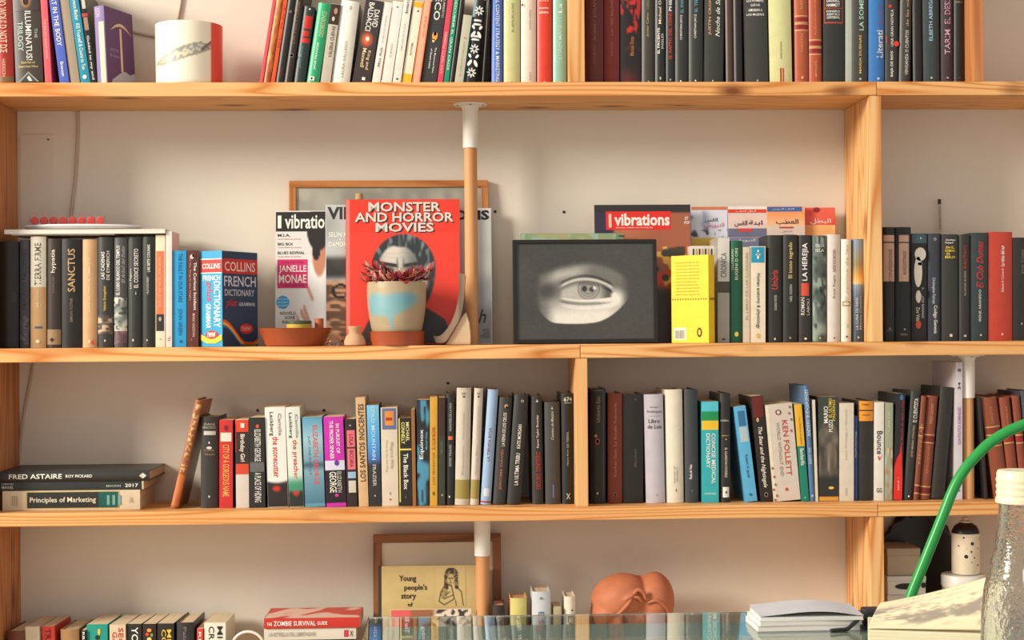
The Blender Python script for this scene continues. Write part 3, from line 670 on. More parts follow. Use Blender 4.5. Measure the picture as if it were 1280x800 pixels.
# ---- second shelf, right of the yellow book
row(2, 'right of the yellow book', [
 (897.2, 912, 297, 0, (164, 160, 150), 'p', 'grey paperback with dark band', [('CRONICA', 'u', 0, 316, 347, .5, (110, 106, 98))], [(297.5, 352, (206, 202, 192)), (352, 366, (84, 74, 62))], {'fn': emb([('b', 0, 424, .003, .0016, (50, 48, 44))])}),
 (912.6, 928.6, 301, 0, (28, 88, 62), 'h', 'bottle green hardback', [('EUGENI D ORS', 'u', 0, 310, 350, .22, (206, 208, 180)), ('GLOSARI', 'u', -.3, 312, 338, .14, (170, 190, 160))], [], {'fn': emb([('e', 0, 418, .0045, .0055, (214, 196, 90))])}),
 (929.2, 937.6, 309, 0, (214, 198, 172), 'p', 'thin cream paperback', [('EL LIBRO DE LAS ILUSIONES', 'u', 0, 316, 400, .4, (170, 150, 124))]),
 (938.2, 957, 308, 0, (228, 214, 190), 'p', 'cream paperback with blue figure picture', [('Human anatomy & physiology', 'd', 0, 342, 411, .3, (50, 46, 42))], [(309, 328.5, (40, 146, 176), -.46, .44)], {'fn': emb([('e', 0, 314, .0022, .0028, (226, 220, 206)), ('b', 0, 320.5, .0022, .006, (226, 220, 206)), ('b', 0, 318.5, .0055, .0012, (226, 220, 206)), ('b', 0, 420, .0035, .005, (206, 180, 100))]), 'side': (226, 96, 52)}),
 (960, 979, 294, 0, (44, 42, 38), 'h', 'black hardback with red script', [('Umbria', 'u', -.05, 338, 362, .42, (196, 66, 46), .2), ('SUSANA FORTES', 'u', 0, 369, 388, .16, LG)], [], {'fn': emb([('e', -.05, 424, .0022, .0028, LG)])}),
 (979.6, 997.6, 293.5, 0, (42, 40, 36), 'h', 'black hardback with gold title', [('El icono sagrado', 'u', 0, 303, 348, .34, (214, 190, 110)), ('NEIL OLSON', 'u', 0, 356, 377, .16, LG)], [], {'fn': emb([('e', -.05, 422.5, .0025, .0025, (150, 144, 130))])}),
 (998.4, 1015.4, 294, 0, (48, 45, 41), 'h', 'black hardback with large white capitals', [('LA HEREJIA', 'u', 0, 304, 351, .48, WH), ('ROMAN', 'u', -.2, 372, 394, .26, (206, 200, 186)), ('LABOLI', 'u', .2, 374, 394, .2, (206, 200, 186))], [(354, 370, (206, 78, 48), -.3, .26)], {'fn': emb([('b', 0, 423.5, .0025, .002, WH)])}),
 (1016.2, 1033.8, 294.5, 0, (88, 104, 94), 'h', 'grey-green hardback with sea photo', [('EN LA', 'h', 0, 305, 309, .6, (206, 214, 200)), ('ISLA', 'h', 0, 311, 315, .6, (206, 214, 200))], [], {'fn': both(photo((70, 84, 76), (140, 154, 140), (44, 54, 50), None, None, 2, 9, 7), emb([('e', 0, 422.5, .0022, .0022, (206, 170, 90)), ('b', .05, 362, .0022, .006, (34, 40, 38)), ('b', .18, 354, .001, .008, (40, 46, 44))]))}),
 (1034.6, 1051, 293, 0, (208, 200, 190), 'h', 'light grey hardback', [('NADIE NOS MATARA', 'u', 0, 312, 340, .24, (146, 72, 84)), ('Rosa Regas', 'u', 0, 344, 373, .22, (120, 114, 106))], [], {'fn': emb([('e', 0, 422.5, .0018, .0022, (110, 110, 120))])}),
 (1052, 1064.8, 299, 0, (222, 218, 202), 'h', 'off-white hardback with green tint', [('El camino de los', 'u', 0, 306, 378, .3, (196, 176, 150))], [(377, 383, (150, 124, 80), -.4, .4), (378.5, 381.5, (222, 214, 190), -.3, .3)], {'fn': emb([('e', 0, 421, .0022, .0024, (70, 90, 70)), ('e', .1, 408, .0015, .005, (150, 176, 130))])}),
 (1066, 1080, 299, 0, (74, 92, 108), 'h', 'book with sunset photo spine', [('LA LUNA DE PARIS', 'u', -.12, 372, 412, .24, (190, 196, 200)), ('Marita Conlon', 'u', .2, 370, 412, .18, (180, 186, 190))], [], {'fn': both(vgrad([(0, (122, 150, 180)), (.25, (150, 130, 90)), (.38, (226, 170, 80)), (.42, (240, 200, 120)), (.45, (130, 150, 170)), (.6, (74, 92, 108)), (1, (60, 74, 88))], 299.5, 430), emb([('e', 0, 422, .0022, .0026, LG)]))}),
], 'books standing on the second shelf', maxd=.105)

# ---- second shelf, right compartment
row(2, 'from the left, right compartment, second shelf', [
 (1103.6, 1119.4, 284, 0, (34, 30, 27), 'h', 'black book with pinkish label panel', [('CONFESSIONS', 'u', .1, 312, 352, .3, (96, 70, 56)), ('NEREA', 'h', .05, 412, 414.5, .5, (120, 108, 96))], [(294, 352, (196, 156, 132), -.42, .45), (302, 304, (96, 70, 56), -.42, .45)], {'fn': emb([('e', .05, 411, .0022, .0022, (130, 120, 108))])}),
 (1120, 1139.6, 284, 0, (34, 30, 27), 'h', 'black book with framed peach label', [('AUGUSTINUS', 'u', .05, 314, 344, .22, (104, 76, 60)), ('NEREA', 'h', .02, 417, 419.5, .45, (150, 140, 128))], [(294, 352, (200, 162, 138), -.3, .34), (302.5, 304, (60, 44, 36), -.3, .34)], {'fn': emb([('e', .05, 412, .0022, .0022, (170, 160, 148))])}),
 (1140.2, 1159.6, 292, 0, (34, 31, 29), 'h', 'black book with pale face photo', [('ROBERTO SAVIANO', 'd', .2, 360, 398, .16, LG), ('Zoe Vidal', 'd', -.12, 384, 402, .22, LG)], [(292.5, 304, (64, 88, 94))], {'fn': both(emb([('e', -.12, 340, .009, .034, (206, 196, 180)), ('e', .02, 318, .0125, .015, (206, 196, 180)), ('e', -.1, 371, .006, .014, (196, 186, 170)), ('e', .02, 330, .006, .0035, (92, 86, 80)), ('e', .28, 366, .0055, .010, (34, 31, 29)), ('e', -.1, 406, .006, .009, (186, 70, 54)), ('e', .05, 298, .002, .002, LG)]))}),
 (1160.2, 1177, 292, 0, (58, 60, 70), 'h', 'blue-black hardback', [('Christopher Forrest', 'd', -.1, 347, 380, .3, (190, 192, 200)), ('Codigo Genesis', 'd', .02, 382, 417, .34, WH)], [], {'fn': emb([('e', 0, 299, .0032, .0032, LG), ('e', 0, 299, .002, .002, (58, 60, 70))])}),
 (1178, 1198.6, 293, 0, (52, 50, 45), 'h', 'black hardback with small yellow heading', [('Santiago', 'h', .02, 299, 301.5, .6, WH), ('Posteguillo', 'h', -.06, 302.5, 305, .5, WH), ('EN EL', 'h', -.02, 308, 311, .5, (226, 196, 60)), ('DOMINIO', 'h', -.02, 312, 315, .6, (226, 196, 60)), ('DE', 'h', -.15, 316, 319, .2, (226, 196, 60)), ('BERLIN', 'h', -.02, 320, 323, .6, (226, 196, 60))], [], {'fn': emb([('b', .02, 419.5, .003, .003, (214, 206, 186))])}),
 (1199.2, 1213.6, 294, 0, (48, 45, 41), 'h', 'narrow black hardback with dark red title', [('RASTRO', 'u', 0, 307, 336, .24, (176, 50, 40)), ('ALAFAIR BURKE', 'u', 0, 339, 370, .18, (150, 146, 136))], [], {'fn': emb([('b', 0, 420, .0025, .0022, LG)])}),
 (1214.2, 1235.6, 291, 0, (48, 58, 58), 'h', 'teal-black hardback with red script', [('El Club Dumas', 'u', 0, 302, 360, .4, (196, 50, 40), .3), ('IRENE ARANEDO', 'u', 0, 362, 402, .14, (196, 200, 190))], [], {'fn': emb([('e', .05, 419, .0022, .0022, LG)])}),
 (1236.2, 1266.4, 290, 0, (180, 62, 44), 'h', 'thick brick red hardback', [('La reina del sur', 'u', .06, 307, 333, .16, WH), ('Edward Conard', 'u', .06, 336, 365, .1, (236, 200, 186))], [], {'fn': emb([('e', .05, 418, .0028, .0028, (226, 160, 140))])}),
 (1267, 1292, 297, 0, (40, 38, 34), 'h', 'black hardback at the photo edge', [('EVA TORE', 'u', -.05, 312, 342, .12, (110, 104, 92))], [], {'fn': emb([('e', -.1, 405, .002, .0025, GRY)])}),
], 'books standing on the second shelf')

# ---- third shelf, left of the upright
def stonecutter(bk, Z):
    picture(bk.root, -.49 * bk.t, .49 * bk.t, .001, Z(600), 14, 20, lambda u, v: mx(mx((226, 224, 216), (36, 32, 30), sm(.0, .12, v - .06 * math.sin(u * 3.1))), (196, 40, 30), sm(.14, .06, math.hypot((u - .45) * .5, v - .33))), 'printed_picture', .0005, None, bk.depth)
def preacher(bk, Z):
    picture(bk.root, -.49 * bk.t, .49 * bk.t, .001, Z(590), 14, 20, lambda u, v: mx(mx((206, 218, 204), (60, 140, 110), sm(.05, .4, v)), mx((34, 44, 40), (190, 44, 36), sm(.16, .08, math.hypot((u - .5) * .5, v - .58))), sm(.5, .62, v)), 'printed_picture', .0005, None, bk.depth)
row(3, 'right of the leaning brown book', [
 (250.4, 272.6, 521, 0, (54, 49, 45), 'h', 'dark brown book with white bird', [('DANI', 'h', 0, 529, 532, .6, (160, 150, 136)), ('MADRID', 'h', 0, 533, 536, .75, (160, 150, 136)), ('COPPER', 'h', 0, 562, 564.5, .6, (150, 120, 90)), ('TRAIN', 'h', 0, 567, 569.5, .6, (150, 120, 90))], [(539, 544, (190, 186, 176), -.32, .36)], {'fn': emb([('e', 0, 560, .006, .003, (206, 204, 196)), ('t', 0, 553, .0022, .003, (206, 204, 196)), ('e', 0, 621, .002, .0025, LG)])}),
 (274, 291, 525, 0, (196, 50, 46), 'p', 'red paperback with yellow capitals', [('CITY OF A GORGEOUS NAME', 'd', 0, 556, 621, .5, (236, 170, 90))], [(541, 552, (226, 216, 196), -.4, .4)], {'fn': emb([('e', 0, 535, .004, .006, (120, 34, 30))]), 'side': (54, 30, 26)}),
 (295, 311.4, 524.5, -1, (206, 198, 186), 'p', 'paperback with red head, grey foot', [('Birthday Girl', 'd', 0, 543, 577, .44, (236, 226, 206))], [(525, 540, (218, 66, 40)), (540, 580, (52, 42, 38)), (580, 593, (206, 70, 44))], {'fn': emb([('b', .05, 532, .004, .005, (236, 216, 200)), ('b', -.47, 548, .0006, .03, (218, 66, 40))])}),
 (312, 331.6, 522, -1, (42, 42, 40), 'p', 'black paperback with two white titles', [('ELIZABETH GEORGE', 'd', .05, 537, 577, .4, (216, 214, 206)), ('A PLACE OF HIDING', 'd', .05, 591, 628, .42, (216, 214, 206))], [(578, 590, (96, 98, 98), -.45, .45)], {'fn': emb([('e', .05, 533, .0035, .004, (214, 80, 50))])}),
 (335, 360.5, 509, -4, (228, 226, 218), 'p', 'white paperback with red title, black foot', [('Lackberg', 'd', -.2, 515, 545, .24, (60, 56, 54)), ('Camilla', 'd', .22, 517, 545, .16, (130, 126, 120)), ('the stonecutter', 'd', -.02, 546, 597, .3, (206, 50, 40))], [], {'fn': stonecutter}),
 (361.8, 380, 509, -5.5, (216, 222, 210), 'p', 'pale green paperback with red title', [('Lackberg', 'd', -.2, 516, 548, .28, (60, 56, 54)), ('Camilla', 'd', .24, 518, 548, .18, (130, 126, 120)), ('the preacher', 'd', .02, 550, 599, .4, (206, 50, 40))], [], {'fn': preacher}),
 (381.4, 406.6, 521, -4, (96, 150, 174), 'p', 'misty blue paperback with red capitals', [('ELIZABETH GEORGE', 'd', .12, 532, 606, .24, (214, 70, 60)), ('JUST ONE EVIL ACT', 'd', -.2, 545, 594, .14, (70, 100, 124))], [], {'fn': vgrad([(0, (90, 150, 180)), (.25, (150, 190, 200)), (.5, (110, 150, 166)), (.55, (60, 90, 110)), (.62, (120, 160, 176)), (1, (70, 120, 144))], 523, 629)}),
 (408, 432.8, 521, -4, (196, 46, 170), 'p', 'magenta paperback with black lower half', [('IN PURSUIT OF', 'd', .2, 530, 567, .18, WH), ('THE PROPER SINNER', 'd', -.12, 526, 574, .2, WH), ('ELIZABETH', 'd', .2, 590, 616, .22, LG), ('GEORGE', 'd', -.12, 590, 616, .34, WH)], [(576, 588, (206, 206, 224)), (588, 629, (36, 32, 34))], {'fn': emb([('e', .1, 579, .005, .006, (90, 60, 150)), ('e', .05, 619.5, .004, .0035, (206, 50, 150))])}),
 (433.8, 447, 524, -3, (48, 40, 40), 'p', 'black paperback with pink blocks', [('LOLA', 'd', .05, 543, 557, .36, (120, 40, 54)), ('BECCARIA', 'd', .05, 563, 584, .36, (120, 40, 54))], [(538, 559, (222, 110, 120), -.34, .42), (561, 587, (222, 110, 120), -.34, .42), (590, 598, (150, 180, 210), -.34, .42), (601, 616, (200, 196, 180), -.3, .4)], {'fn': emb([('e', 0, 532, .002, .0015, LG)])}),
 (448.6, 460.8, 497, -4.5, (206, 172, 128), 'p', 'tall tan paperback with brown capitals', [('LOS SANTOS INOCENTES', 'u', .02, 505, 602, .56, (76, 44, 30))]),
 (461.4, 477, 506, -3.5, (52, 50, 50), 'p', 'sky blue and black paperback', [('COLD MOUNTAIN', 'd', 0, 507, 575, .3, (186, 214, 232)), ('FRAZIER', 'd', 0, 581, 608, .28, LG)], [], {'fn': both(vgrad([(0, (120, 190, 220)), (.4, (70, 150, 210)), (.55, (60, 110, 180)), (.62, (44, 44, 46)), (1, (40, 40, 40))], 506.5, 629), emb([('e', 0, 620, .0015, .002, LG)]))}),
 (477.6, 498.4, 509.5, -2, (212, 200, 180), 'p', 'cream paperback with orange picture at head', [('Magnus Mills', 'd', .12, 553, 586, .24, (176, 160, 136)), ('Three to See the King', 'd', -.18, 550, 590, .14, (176, 160, 136))], [(510.5, 537, (96, 108, 150), -.42, .44), (514, 532, (216, 140, 60), -.26, .28), (522, 526, (170, 60, 40), -.2, .2)], {'fn': emb([('e', 0, 624.5, .002, .002, (180, 80, 50)), ('b', 0, 617, .0008, .003, (120, 104, 86))])}),
 (499.4, 515.4, 522.5, -1, (40, 38, 36), 'p', 'black paperback with yellow author and edge', [('MICHAEL', 'd', .22, 528, 552, .26, (236, 226, 150)), ('CONNELLY', 'd', -.14, 528, 555, .28, (236, 226, 150)), ('The Black Box', 'd', .04, 567, 612, .36, WH)], [(523, 628, (224, 204, 100), -.5, -.4), (561, 563, (224, 204, 100), -.4, .5)], {'fn': emb([('t', 0, 621, .003, .003, (84, 82, 76))])}),
 (515.8, 520.4, 512, -2, (150, 100, 54), 'p', 'thin brown book'),
 (521, 536.8, 500, 0, (34, 46, 56), 'p', 'tall dark blue paperback with white title', [('Equinox', 'u', -.1, 537, 574, .38, WH), ('Michael White', 'u', .26, 540, 562, .16, (100, 170, 196))], [], {'fn': photo((30, 40, 48), (70, 140, 170), (26, 30, 34), None, None, 2, 6, 11)}),
 (537.2, 546.8, 496.5, 0, (206, 158, 56), 'p', 'narrow yellow paperback', [('EL CLUB BILDER', 'u', 0, 534, 562, .4, (176, 70, 40)), ('LOS SECRETOS', 'u', 0, 566, 606, .3, (150, 110, 40))], [], {'fn': emb([('e', 0, 617, .0022, .004, (110, 84, 40))])}),
 (547.4, 556.4, 497, 0, (58, 60, 50), 'p', 'narrow olive paperback with brown head', [('VALCAR', 'u', 0, 552, 568, .36, (110, 116, 90))], [(497.5, 545, (62, 42, 34))], {'fn': emb([('e', .1, 619, .002, .0025, (150, 160, 130))])}),
 (557, 567.4, 492, .5, (44, 44, 42), 'h', 'narrow black book with orange square', [('HONORES DE LA FILO', 'u', .05, 504, 539, .28, LG), ('REYES TRAVES', 'u', .05, 556, 583, .28, LG)], [(545.5, 550, (226, 110, 56), -.2, .34)], {'fn': emb([('b', -.05, 621, .0014, .002, WH)])}),
 (568.4, 586.6, 485, 2.5, (198, 188, 172), 'h', 'wide grey-beige hardback with olive band', [('Poesia de Quevedo', 'u', 0, 516, 549, .14, (170, 158, 140)), ('Francisco', 'u', 0, 558, 594, .14, (170, 158, 140)), ('AUSTRAL', 'h', 0, 491, 493.5, .3, (70, 62, 52))], [(600, 624, (150, 136, 72))], {'fn': emb([('e', 0, 496, .0022, .0022, (70, 62, 52))])}),
 (587.4, 598.6, 485.5, 5.5, (200, 188, 174), 'h', 'narrow grey-beige hardback with olive band', [('Los perros duros', 'u', 0, 508, 548, .16, (170, 150, 140)), ('Thomas Mann', 'u', 0, 556, 594, .16, (170, 150, 140)), ('AUSTRAL', 'h', 0, 491, 493.5, .4, (70, 62, 52))], [(600, 624, (150, 136, 72))], {'fn': emb([('e', 0, 496, .0022, .0022, (70, 62, 52))])}),
 (600.4, 613.6, 487, 9.5, (148, 176, 206), 'h', 'leaning light blue hardback', [('LA TIENDA ROJA', 'u', 0, 535, 577, .34, (130, 64, 90))], [(611, 621, (200, 210, 216), -.25, .28), (627, 629, (170, 50, 40))]),
 (616, 632.4, 497, 8.5, (54, 53, 49), 'h', 'leaning charcoal hardback with orange ring', [('LA REINA DE LOS CIELOS', 'u', 0, 516, 558, .26, (226, 220, 206)), ('JEROME DAVID', 'u', 0, 562, 613, .24, (170, 104, 80))], [], {'fn': emb([('e', .05, 508, .0042, .0042, (206, 150, 120)), ('e', .1, 509, .0026, .0026, (54, 53, 49))])}),
 (633.6, 651, 494, 9.5, (48, 47, 44), 'h', 'leaning black hardback with white title', [('KATE MORGAN', 'u', .06, 531, 561, .26, WH), ('LA ULTIMA TRIBU', 'u', .06, 567, 607, .3, WH)], [], {'fn': emb([('e', .1, 501.5, .003, .003, LG), ('e', .1, 501.5, .002, .002, (48, 47, 44))])}),
 (665.6, 679.6, 495.5, -2, (50, 48, 45), 'h', 'black hardback with red lower title', [('Karen Taylor Bronsky', 'u', .08, 519, 560, .26, (220, 214, 200)), ('SENDERO', 'u', .08, 565, 590, .4, (190, 56, 44)), ('OSCURO', 'u', .08, 592, 612, .4, (190, 56, 44))], [], {'fn': emb([('t', .05, 501, .003, .003, LG)])}),
 (682, 701, 503, -1.5, (66, 64, 60), 'h', 'dark grey hardback with faint script', [('Cuentos de Mazzini', 'u', 0, 514, 550, .18, (190, 180, 164), .3), ('', 'u', 0, 520, 540, .2, K)], [(606, 622, (110, 104, 150), -.02, .07)], {'fn': emb([('t', 0, 510, .0022, .003, LG)])}),
 (703, 718, 492, -1.5, (36, 34, 31), 'h', 'black hardback numbered at the head', [('674', 'h', .05, 496.5, 502, .66, (206, 204, 194)), ('Henry Roth', 'u', 0, 562, 582, .18, (160, 154, 140)), ('DE TIERRA', 'u', 0, 540, 560, .18, (160, 154, 140)), ('X', 'h', 0, 617, 624, .34, LG)], [(503.5, 504.3, (170, 166, 156), -.25, .38)]),
], 'books standing on the third shelf')

# ---- third shelf, right of the upright
def follett(bk, Z):
    t = bk.t
    poly(bk.root, ellipse(-.04 * t, Z(515.5), .0065, .006), (110, 70, 60), 'printed_crest', .0009)
    poly(bk.root, ellipse(-.04 * t, Z(515.5), .0035, .004), (214, 196, 176), 'printed_crest', .0011)
    random.seed(3)
    for fx, py in [(.4, 510), (.36, 518), (.42, 526), (.38, 540), (-.44, 585), (-.4, 596), (-.38, 606), (-.46, 612), (-.36, 620), (-.44, 625)]:
        poly(bk.root, ellipse(fx * t, Z(py), .0022, .003, 8), (160, 84, 66), 'printed_flower', .0009)
    poly(bk.root, ellipse(.02 * t, Z(613), .0035, .0035), (196, 60, 44), 'printed_mark', .0009)
def puzo(bk, Z):
    t = bk.t
    def fn(u, v):
        c = mx((54, 62, 54), (56, 52, 46), v)
        shoulder = sm(.0, .05, v - (.33 - .14 * math.sin(u * 3.14)))
        c = mx(c, mx((120, 110, 94), (50, 46, 42), vn(u * 5, v * 12)), shoulder)
        fist = sm(.3, .2, math.hypot((u - .62) * .8, (v - .58) * 1.7)); c = mx(c, mx((150, 136, 114), (70, 62, 52), vn(u * 8 + 3, v * 6)), fist)
        c = mx(c, (40, 40, 36), sm(.72, .8, v)); return mx(c, (214, 150, 60), sm(.955, .965, v))
    picture(bk.root, -.49 * t, .49 * t, .0008, bk.H - .0008, 22, 90, fn, 'printed_picture', .0005, None, bk.depth)
    poly(bk.root, ellipse(.12 * t, Z(610), .006, .003), (226, 190, 60), 'printed_mark', .0009)
def flame(bk, Z):
    t = bk.t
    pts = [(-.48 * t, .001), (-.48 * t, Z(585)), (-.2 * t, Z(572)), (.12 * t, Z(566)), (.2 * t, Z(552)), (.34 * t, Z(572)), (.2 * t, Z(590)), (.46 * t, Z(600)), (.46 * t, .001)]
    poly(bk.root, pts, (214, 46, 36), 'printed_flame', .0006, lambda x: bk.depth(x) * .3 - .0002)
    poly(bk.root, ellipse(.1 * t, Z(497), .004, .006), (60, 110, 150), 'printed_mark', .0007)
row(3, 'right of the middle upright', [
 (738, 757.6, 486, 0, (40, 35, 32), 'h', 'black book with gold border lines', [('Umberto Eco', 'u', 0, 496, 528, .24, (150, 124, 90))], [(488, 626, (112, 92, 66), .32, .35), (488, 489, (112, 92, 66), -.4, .35)], {'fn': emb([('e', -.05, 552, .005, .007, (170, 80, 44)), ('e', -.05, 552, .003, .0045, (60, 40, 32)), ('b', -.15, 545, .003, .003, (150, 120, 80)), ('e', -.05, 617, .002, .0025, LG)])}),
 (760, 778.2, 492, 0, (126, 54, 34), 'h', 'rust brown hardback', [('Kurban Said  La Batalla Rebelada', 'u', 0, 504, 596, .18, (184, 118, 88))], [], {'fn': emb([('e', 0, 618.5, .0035, .0035, (196, 130, 100)), ('e', 0, 618.5, .0025, .0025, (126, 54, 34))])}),
 (779, 804.4, 493, 0, (42, 38, 35), 'h', 'wide plain black hardback', [('Mankell', 'u', .1, 562, 584, .14, (92, 86, 78))], [], {'fn': emb([('e', .1, 499.5, .002, .002, (92, 86, 78))])}),
 (808, 832, 493, -3, (190, 184, 192), 'h', 'lavender grey hardback', [('Sergio', 'h', 0, 508, 510.5, .44, (120, 112, 116)), ('Rodriguez', 'h', .04, 513, 517, .8, (110, 100, 106)), ('Libro', 'h', 0, 524, 529, .6, (70, 62, 70)), ('de Luis', 'h', .02, 531, 536, .74, (70, 62, 70))], [(520, 520.6, (140, 132, 138), -.3, .3)], {'fn': emb([('e', .05, 619, .0025, .0025, (170, 160, 170))])}),
 (833.4, 855.2, 487, -2, (222, 214, 194), 'h', 'plain off-white hardback', [('Corner of', 'u', -.04, 583, 604, .1, (130, 122, 108)), ('Nowhere', 'u', .12, 584, 602, .1, (130, 122, 108))], [], {'fn': emb([('e', .3, 538, .0009, .0009, (80, 70, 60)), ('b', .05, 613, .0009, .003, (90, 82, 70))])}),
 (857, 873.8, 487, -1.5, (58, 62, 66), 'h', 'slate hardback with small white name', [('Paulo de Veau', 'u', -.1, 581, 599, .2, WH)], [], {'fn': emb([('e', 0, 614, .0018, .002, (100, 104, 108))])}),
 (877.4, 898.6, 502, -.5, (54, 170, 176), 'p', 'turquoise paperback with green and yellow stripes', [('CONCISE MEDICAL', 'd', .2, 542, 605, .24, WH), ('DICTIONARY', 'd', -.12, 542, 585, .24, WH), ('OXFORD', 'h', 0, 616, 618.5, .7, (206, 232, 230))], [(503, 514, (84, 190, 206)), (515, 526, (30, 140, 80)), (526, 537.5, (232, 190, 50))]),
 (900.8, 913.6, 492, -.5, (44, 41, 37), 'h', 'narrow black hardback with white label', [('roba', 'h', -.05, 524, 527, .8, LG), ('EL GUARDIAN INVISIBLE', 'd', .05, 560, 597, .26, (206, 198, 180))], [(544.5, 545.2, GLD, -.35, .35), (609, 622, (226, 222, 210), -.28, .34)], {'fn': emb([('e', .05, 615.5, .0018, .003, (40, 38, 36)), ('t', .05, 549, .002, .002, GLD)])}),
 (932, 947, 508, -15, (92, 172, 212), 'p', 'leaning light blue paperback', [('Robert H. Jacob', 'd', 0, 569, 598, .3, (40, 70, 100)), ('', 'd', 0, 512, 530, .4, K)], [(514, 533, (60, 110, 150), -.25, .35), (534, 553, (170, 190, 196), -.3, .4)], {'fn': emb([('e', 0, 619, .003, .003, (40, 100, 140))])}),
 (950.8, 966.2, 495, -13, (42, 36, 32), 'p', 'leaning black paperback with white script', [('The Bear and the Nightingale', 'd', -.02, 534, 610, .42, (232, 222, 204), .3)], [(496, 522, (104, 36, 28), -.4, .45)], {'fn': emb([('e', -.1, 525, .003, .005, (214, 150, 96)), ('e', 0, 619, .004, .005, (170, 160, 144)), ('e', 0, 619, .003, .004, (42, 36, 32))])}),
 (967, 1001, 505, -11, (208, 196, 182), 'p', 'thick cream paperback with red capitals', [('KEN FOLLETT', 'd', .16, 526, 596, .2, (190, 70, 56)), ('WORLD WITHOUT END', 'd', -.1, 528, 596, .12, (150, 136, 120))], [(505.5, 628, (226, 214, 186), -.5, -.38)], {'fn': follett}),
 (1001.8, 1011.6, 505, -9.5, (28, 128, 104), 'p', 'yellow over green paperback', [('Los crimenes de palacio', 'd', .05, 522, 556, .3, (140, 104, 30)), ('Bambarilla', 'd', .05, 561, 582, .5, WH)], [(505.5, 558, (232, 176, 50))], {'fn': emb([('t', 0, 622, .001, .002, WH)])}),
 (1012.4, 1019, 482, -8, (84, 118, 158), 'h', 'tall thin blue hardback', [('ANDREU BUENAFUENTE', 'u', .05, 487, 546, .62, (220, 226, 232)), ('DIGO YO', 'u', .05, 560, 580, .5, (206, 214, 226))], [], {'fn': emb([('e', 0, 620, .0022, .003, (170, 190, 214))]), 'side': (92, 120, 150), 'side_dir': -1, 'D': .15}),
 (1019.6, 1023, 500, -4, (216, 206, 184), 'p', 'very thin cream paperback'),
 (1023.6, 1048.6, 496, -1, (56, 62, 54), 'p', 'paperback with fist photo', [('MARIO', 'u', -.12, 508, 529, .22, WH), ('PUZO', 'u', .12, 525, 540, .2, WH), ('EL ULTIMO', 'u', .1, 498, 522, .16, (226, 196, 60)), ('PADRINO', 'u', .28, 500, 526, .14, (226, 196, 60))], [], {'fn': puzo}),
 (1049.4, 1067.4, 504, 0, (214, 204, 184), 'p', 'plain cream white paperback', [('Jose Ortega y Gasset', 'u', -.05, 512, 576, .16, (180, 168, 148)), ('ALIANZA', 'u', -.05, 610, 620, .14, (180, 168, 148))]),
 (1067.8, 1072, 520, 0, (46, 76, 140), 'p', 'thin royal blue paperback', [('Diccionario', 'd', 0, 540, 572, .4, (200, 210, 226))]),
 (1072.6, 1092.6, 501, 0, (46, 43, 39), 'h', 'black hardback with orange labels', [('PREMIO', 'h', 0, 505, 507, .5, (120, 70, 20)), ('PLANETA', 'h', 0, 518, 520, .5, (120, 70, 20))], [(501.5, 512.5, (226, 146, 44), -.42, .48), (514, 526.5, (226, 146, 44), -.42, .48)]),
 (1093.2, 1104.8, 503, .5, (226, 220, 208), 'p', 'narrow white paperback with red tick', [('Bounce', 'd', .02, 539, 568, .62, (40, 38, 36)), ('GG', 'h', 0, 610, 616, .6, (40, 38, 36))], [], {'fn': lambda bk, Z: poly(bk.root, [(-.2 * bk.t, Z(571)), (-.02 * bk.t, Z(576)), (.4 * bk.t, Z(567)), (0, Z(573.5)), (-.1 * bk.t, Z(569.5))], (200, 50, 40), 'printed_tick', .0009)}),
 (1105.4, 1115.6, 504, 1, (156, 162, 138), 'p', 'narrow moss green paperback', [('CARTA', 'u', 0, 515, 540, .3, (196, 200, 176))], [], {'fn': photo((150, 158, 134), (176, 184, 160), (170, 120, 80), 560, 629, 2, 4, 6)}),
 (1116.2, 1127.8, 492, 4, (40, 38, 40), 'p', 'black paperback with red flame', [('El Mundo de Ayer y Hoy', 'u', .28, 500, 556, .22, (206, 50, 44)), ('NOVELA', 'u', .1, 596, 613, .3, (240, 200, 190))], [], {'fn': flame}),
 (1129.2, 1141.6, 489, 10.5, (48, 48, 45), 'h', 'leaning black hardback with white title', [('El CUENTISTA', 'u', .06, 498, 528, .42, WH), ('JOSE MARIA CONTRO', 'u', .02, 532, 572, .26, (186, 160, 124))], [], {'fn': emb([('e', 0, 621, .0018, .0022, WH)])}),
 (1142.2, 1148.6, 495, 10, (128, 68, 44), 'h', 'narrow leaning leather-look book', [('NOVELAS', 'u', 0, 530, 580, .4, (196, 146, 96))], [], {'fn': leather((540, 612), (120, 40, 30))}),
 (1149.2, 1163, 495, 10.5, (134, 68, 46), 'h', 'leaning red-brown leather-look book', [('PEREZ GALDOS', 'u', 0, 505, 530, .24, (200, 146, 100)), ('EPISODIOS', 'u', 0, 558, 592, .2, (186, 120, 84))], [], {'fn': leather((549, 614), (120, 36, 30))}),
 (1164, 1181, 484, 13.5, (46, 42, 38), 'h', 'leaning plain black hardback'),
 (1194.6, 1203.2, 453, 0, (206, 200, 206), 'p', 'tall white magazine with purple lettering', [('GUIA POLITICA DOMINGUEZ', 'u', .02, 509, 556, .46, (150, 90, 160)), ('8', 'h', 0, 461, 465, .5, K2), ('34', 'u', 0, 478, 487, .4, K2)], [], {'fn': emb([('t', -.05, 612, .0022, .004, (50, 46, 46))]), 'side': (216, 208, 208), 'side_dir': -1, 'D': .17}),
], 'books standing on the third shelf')
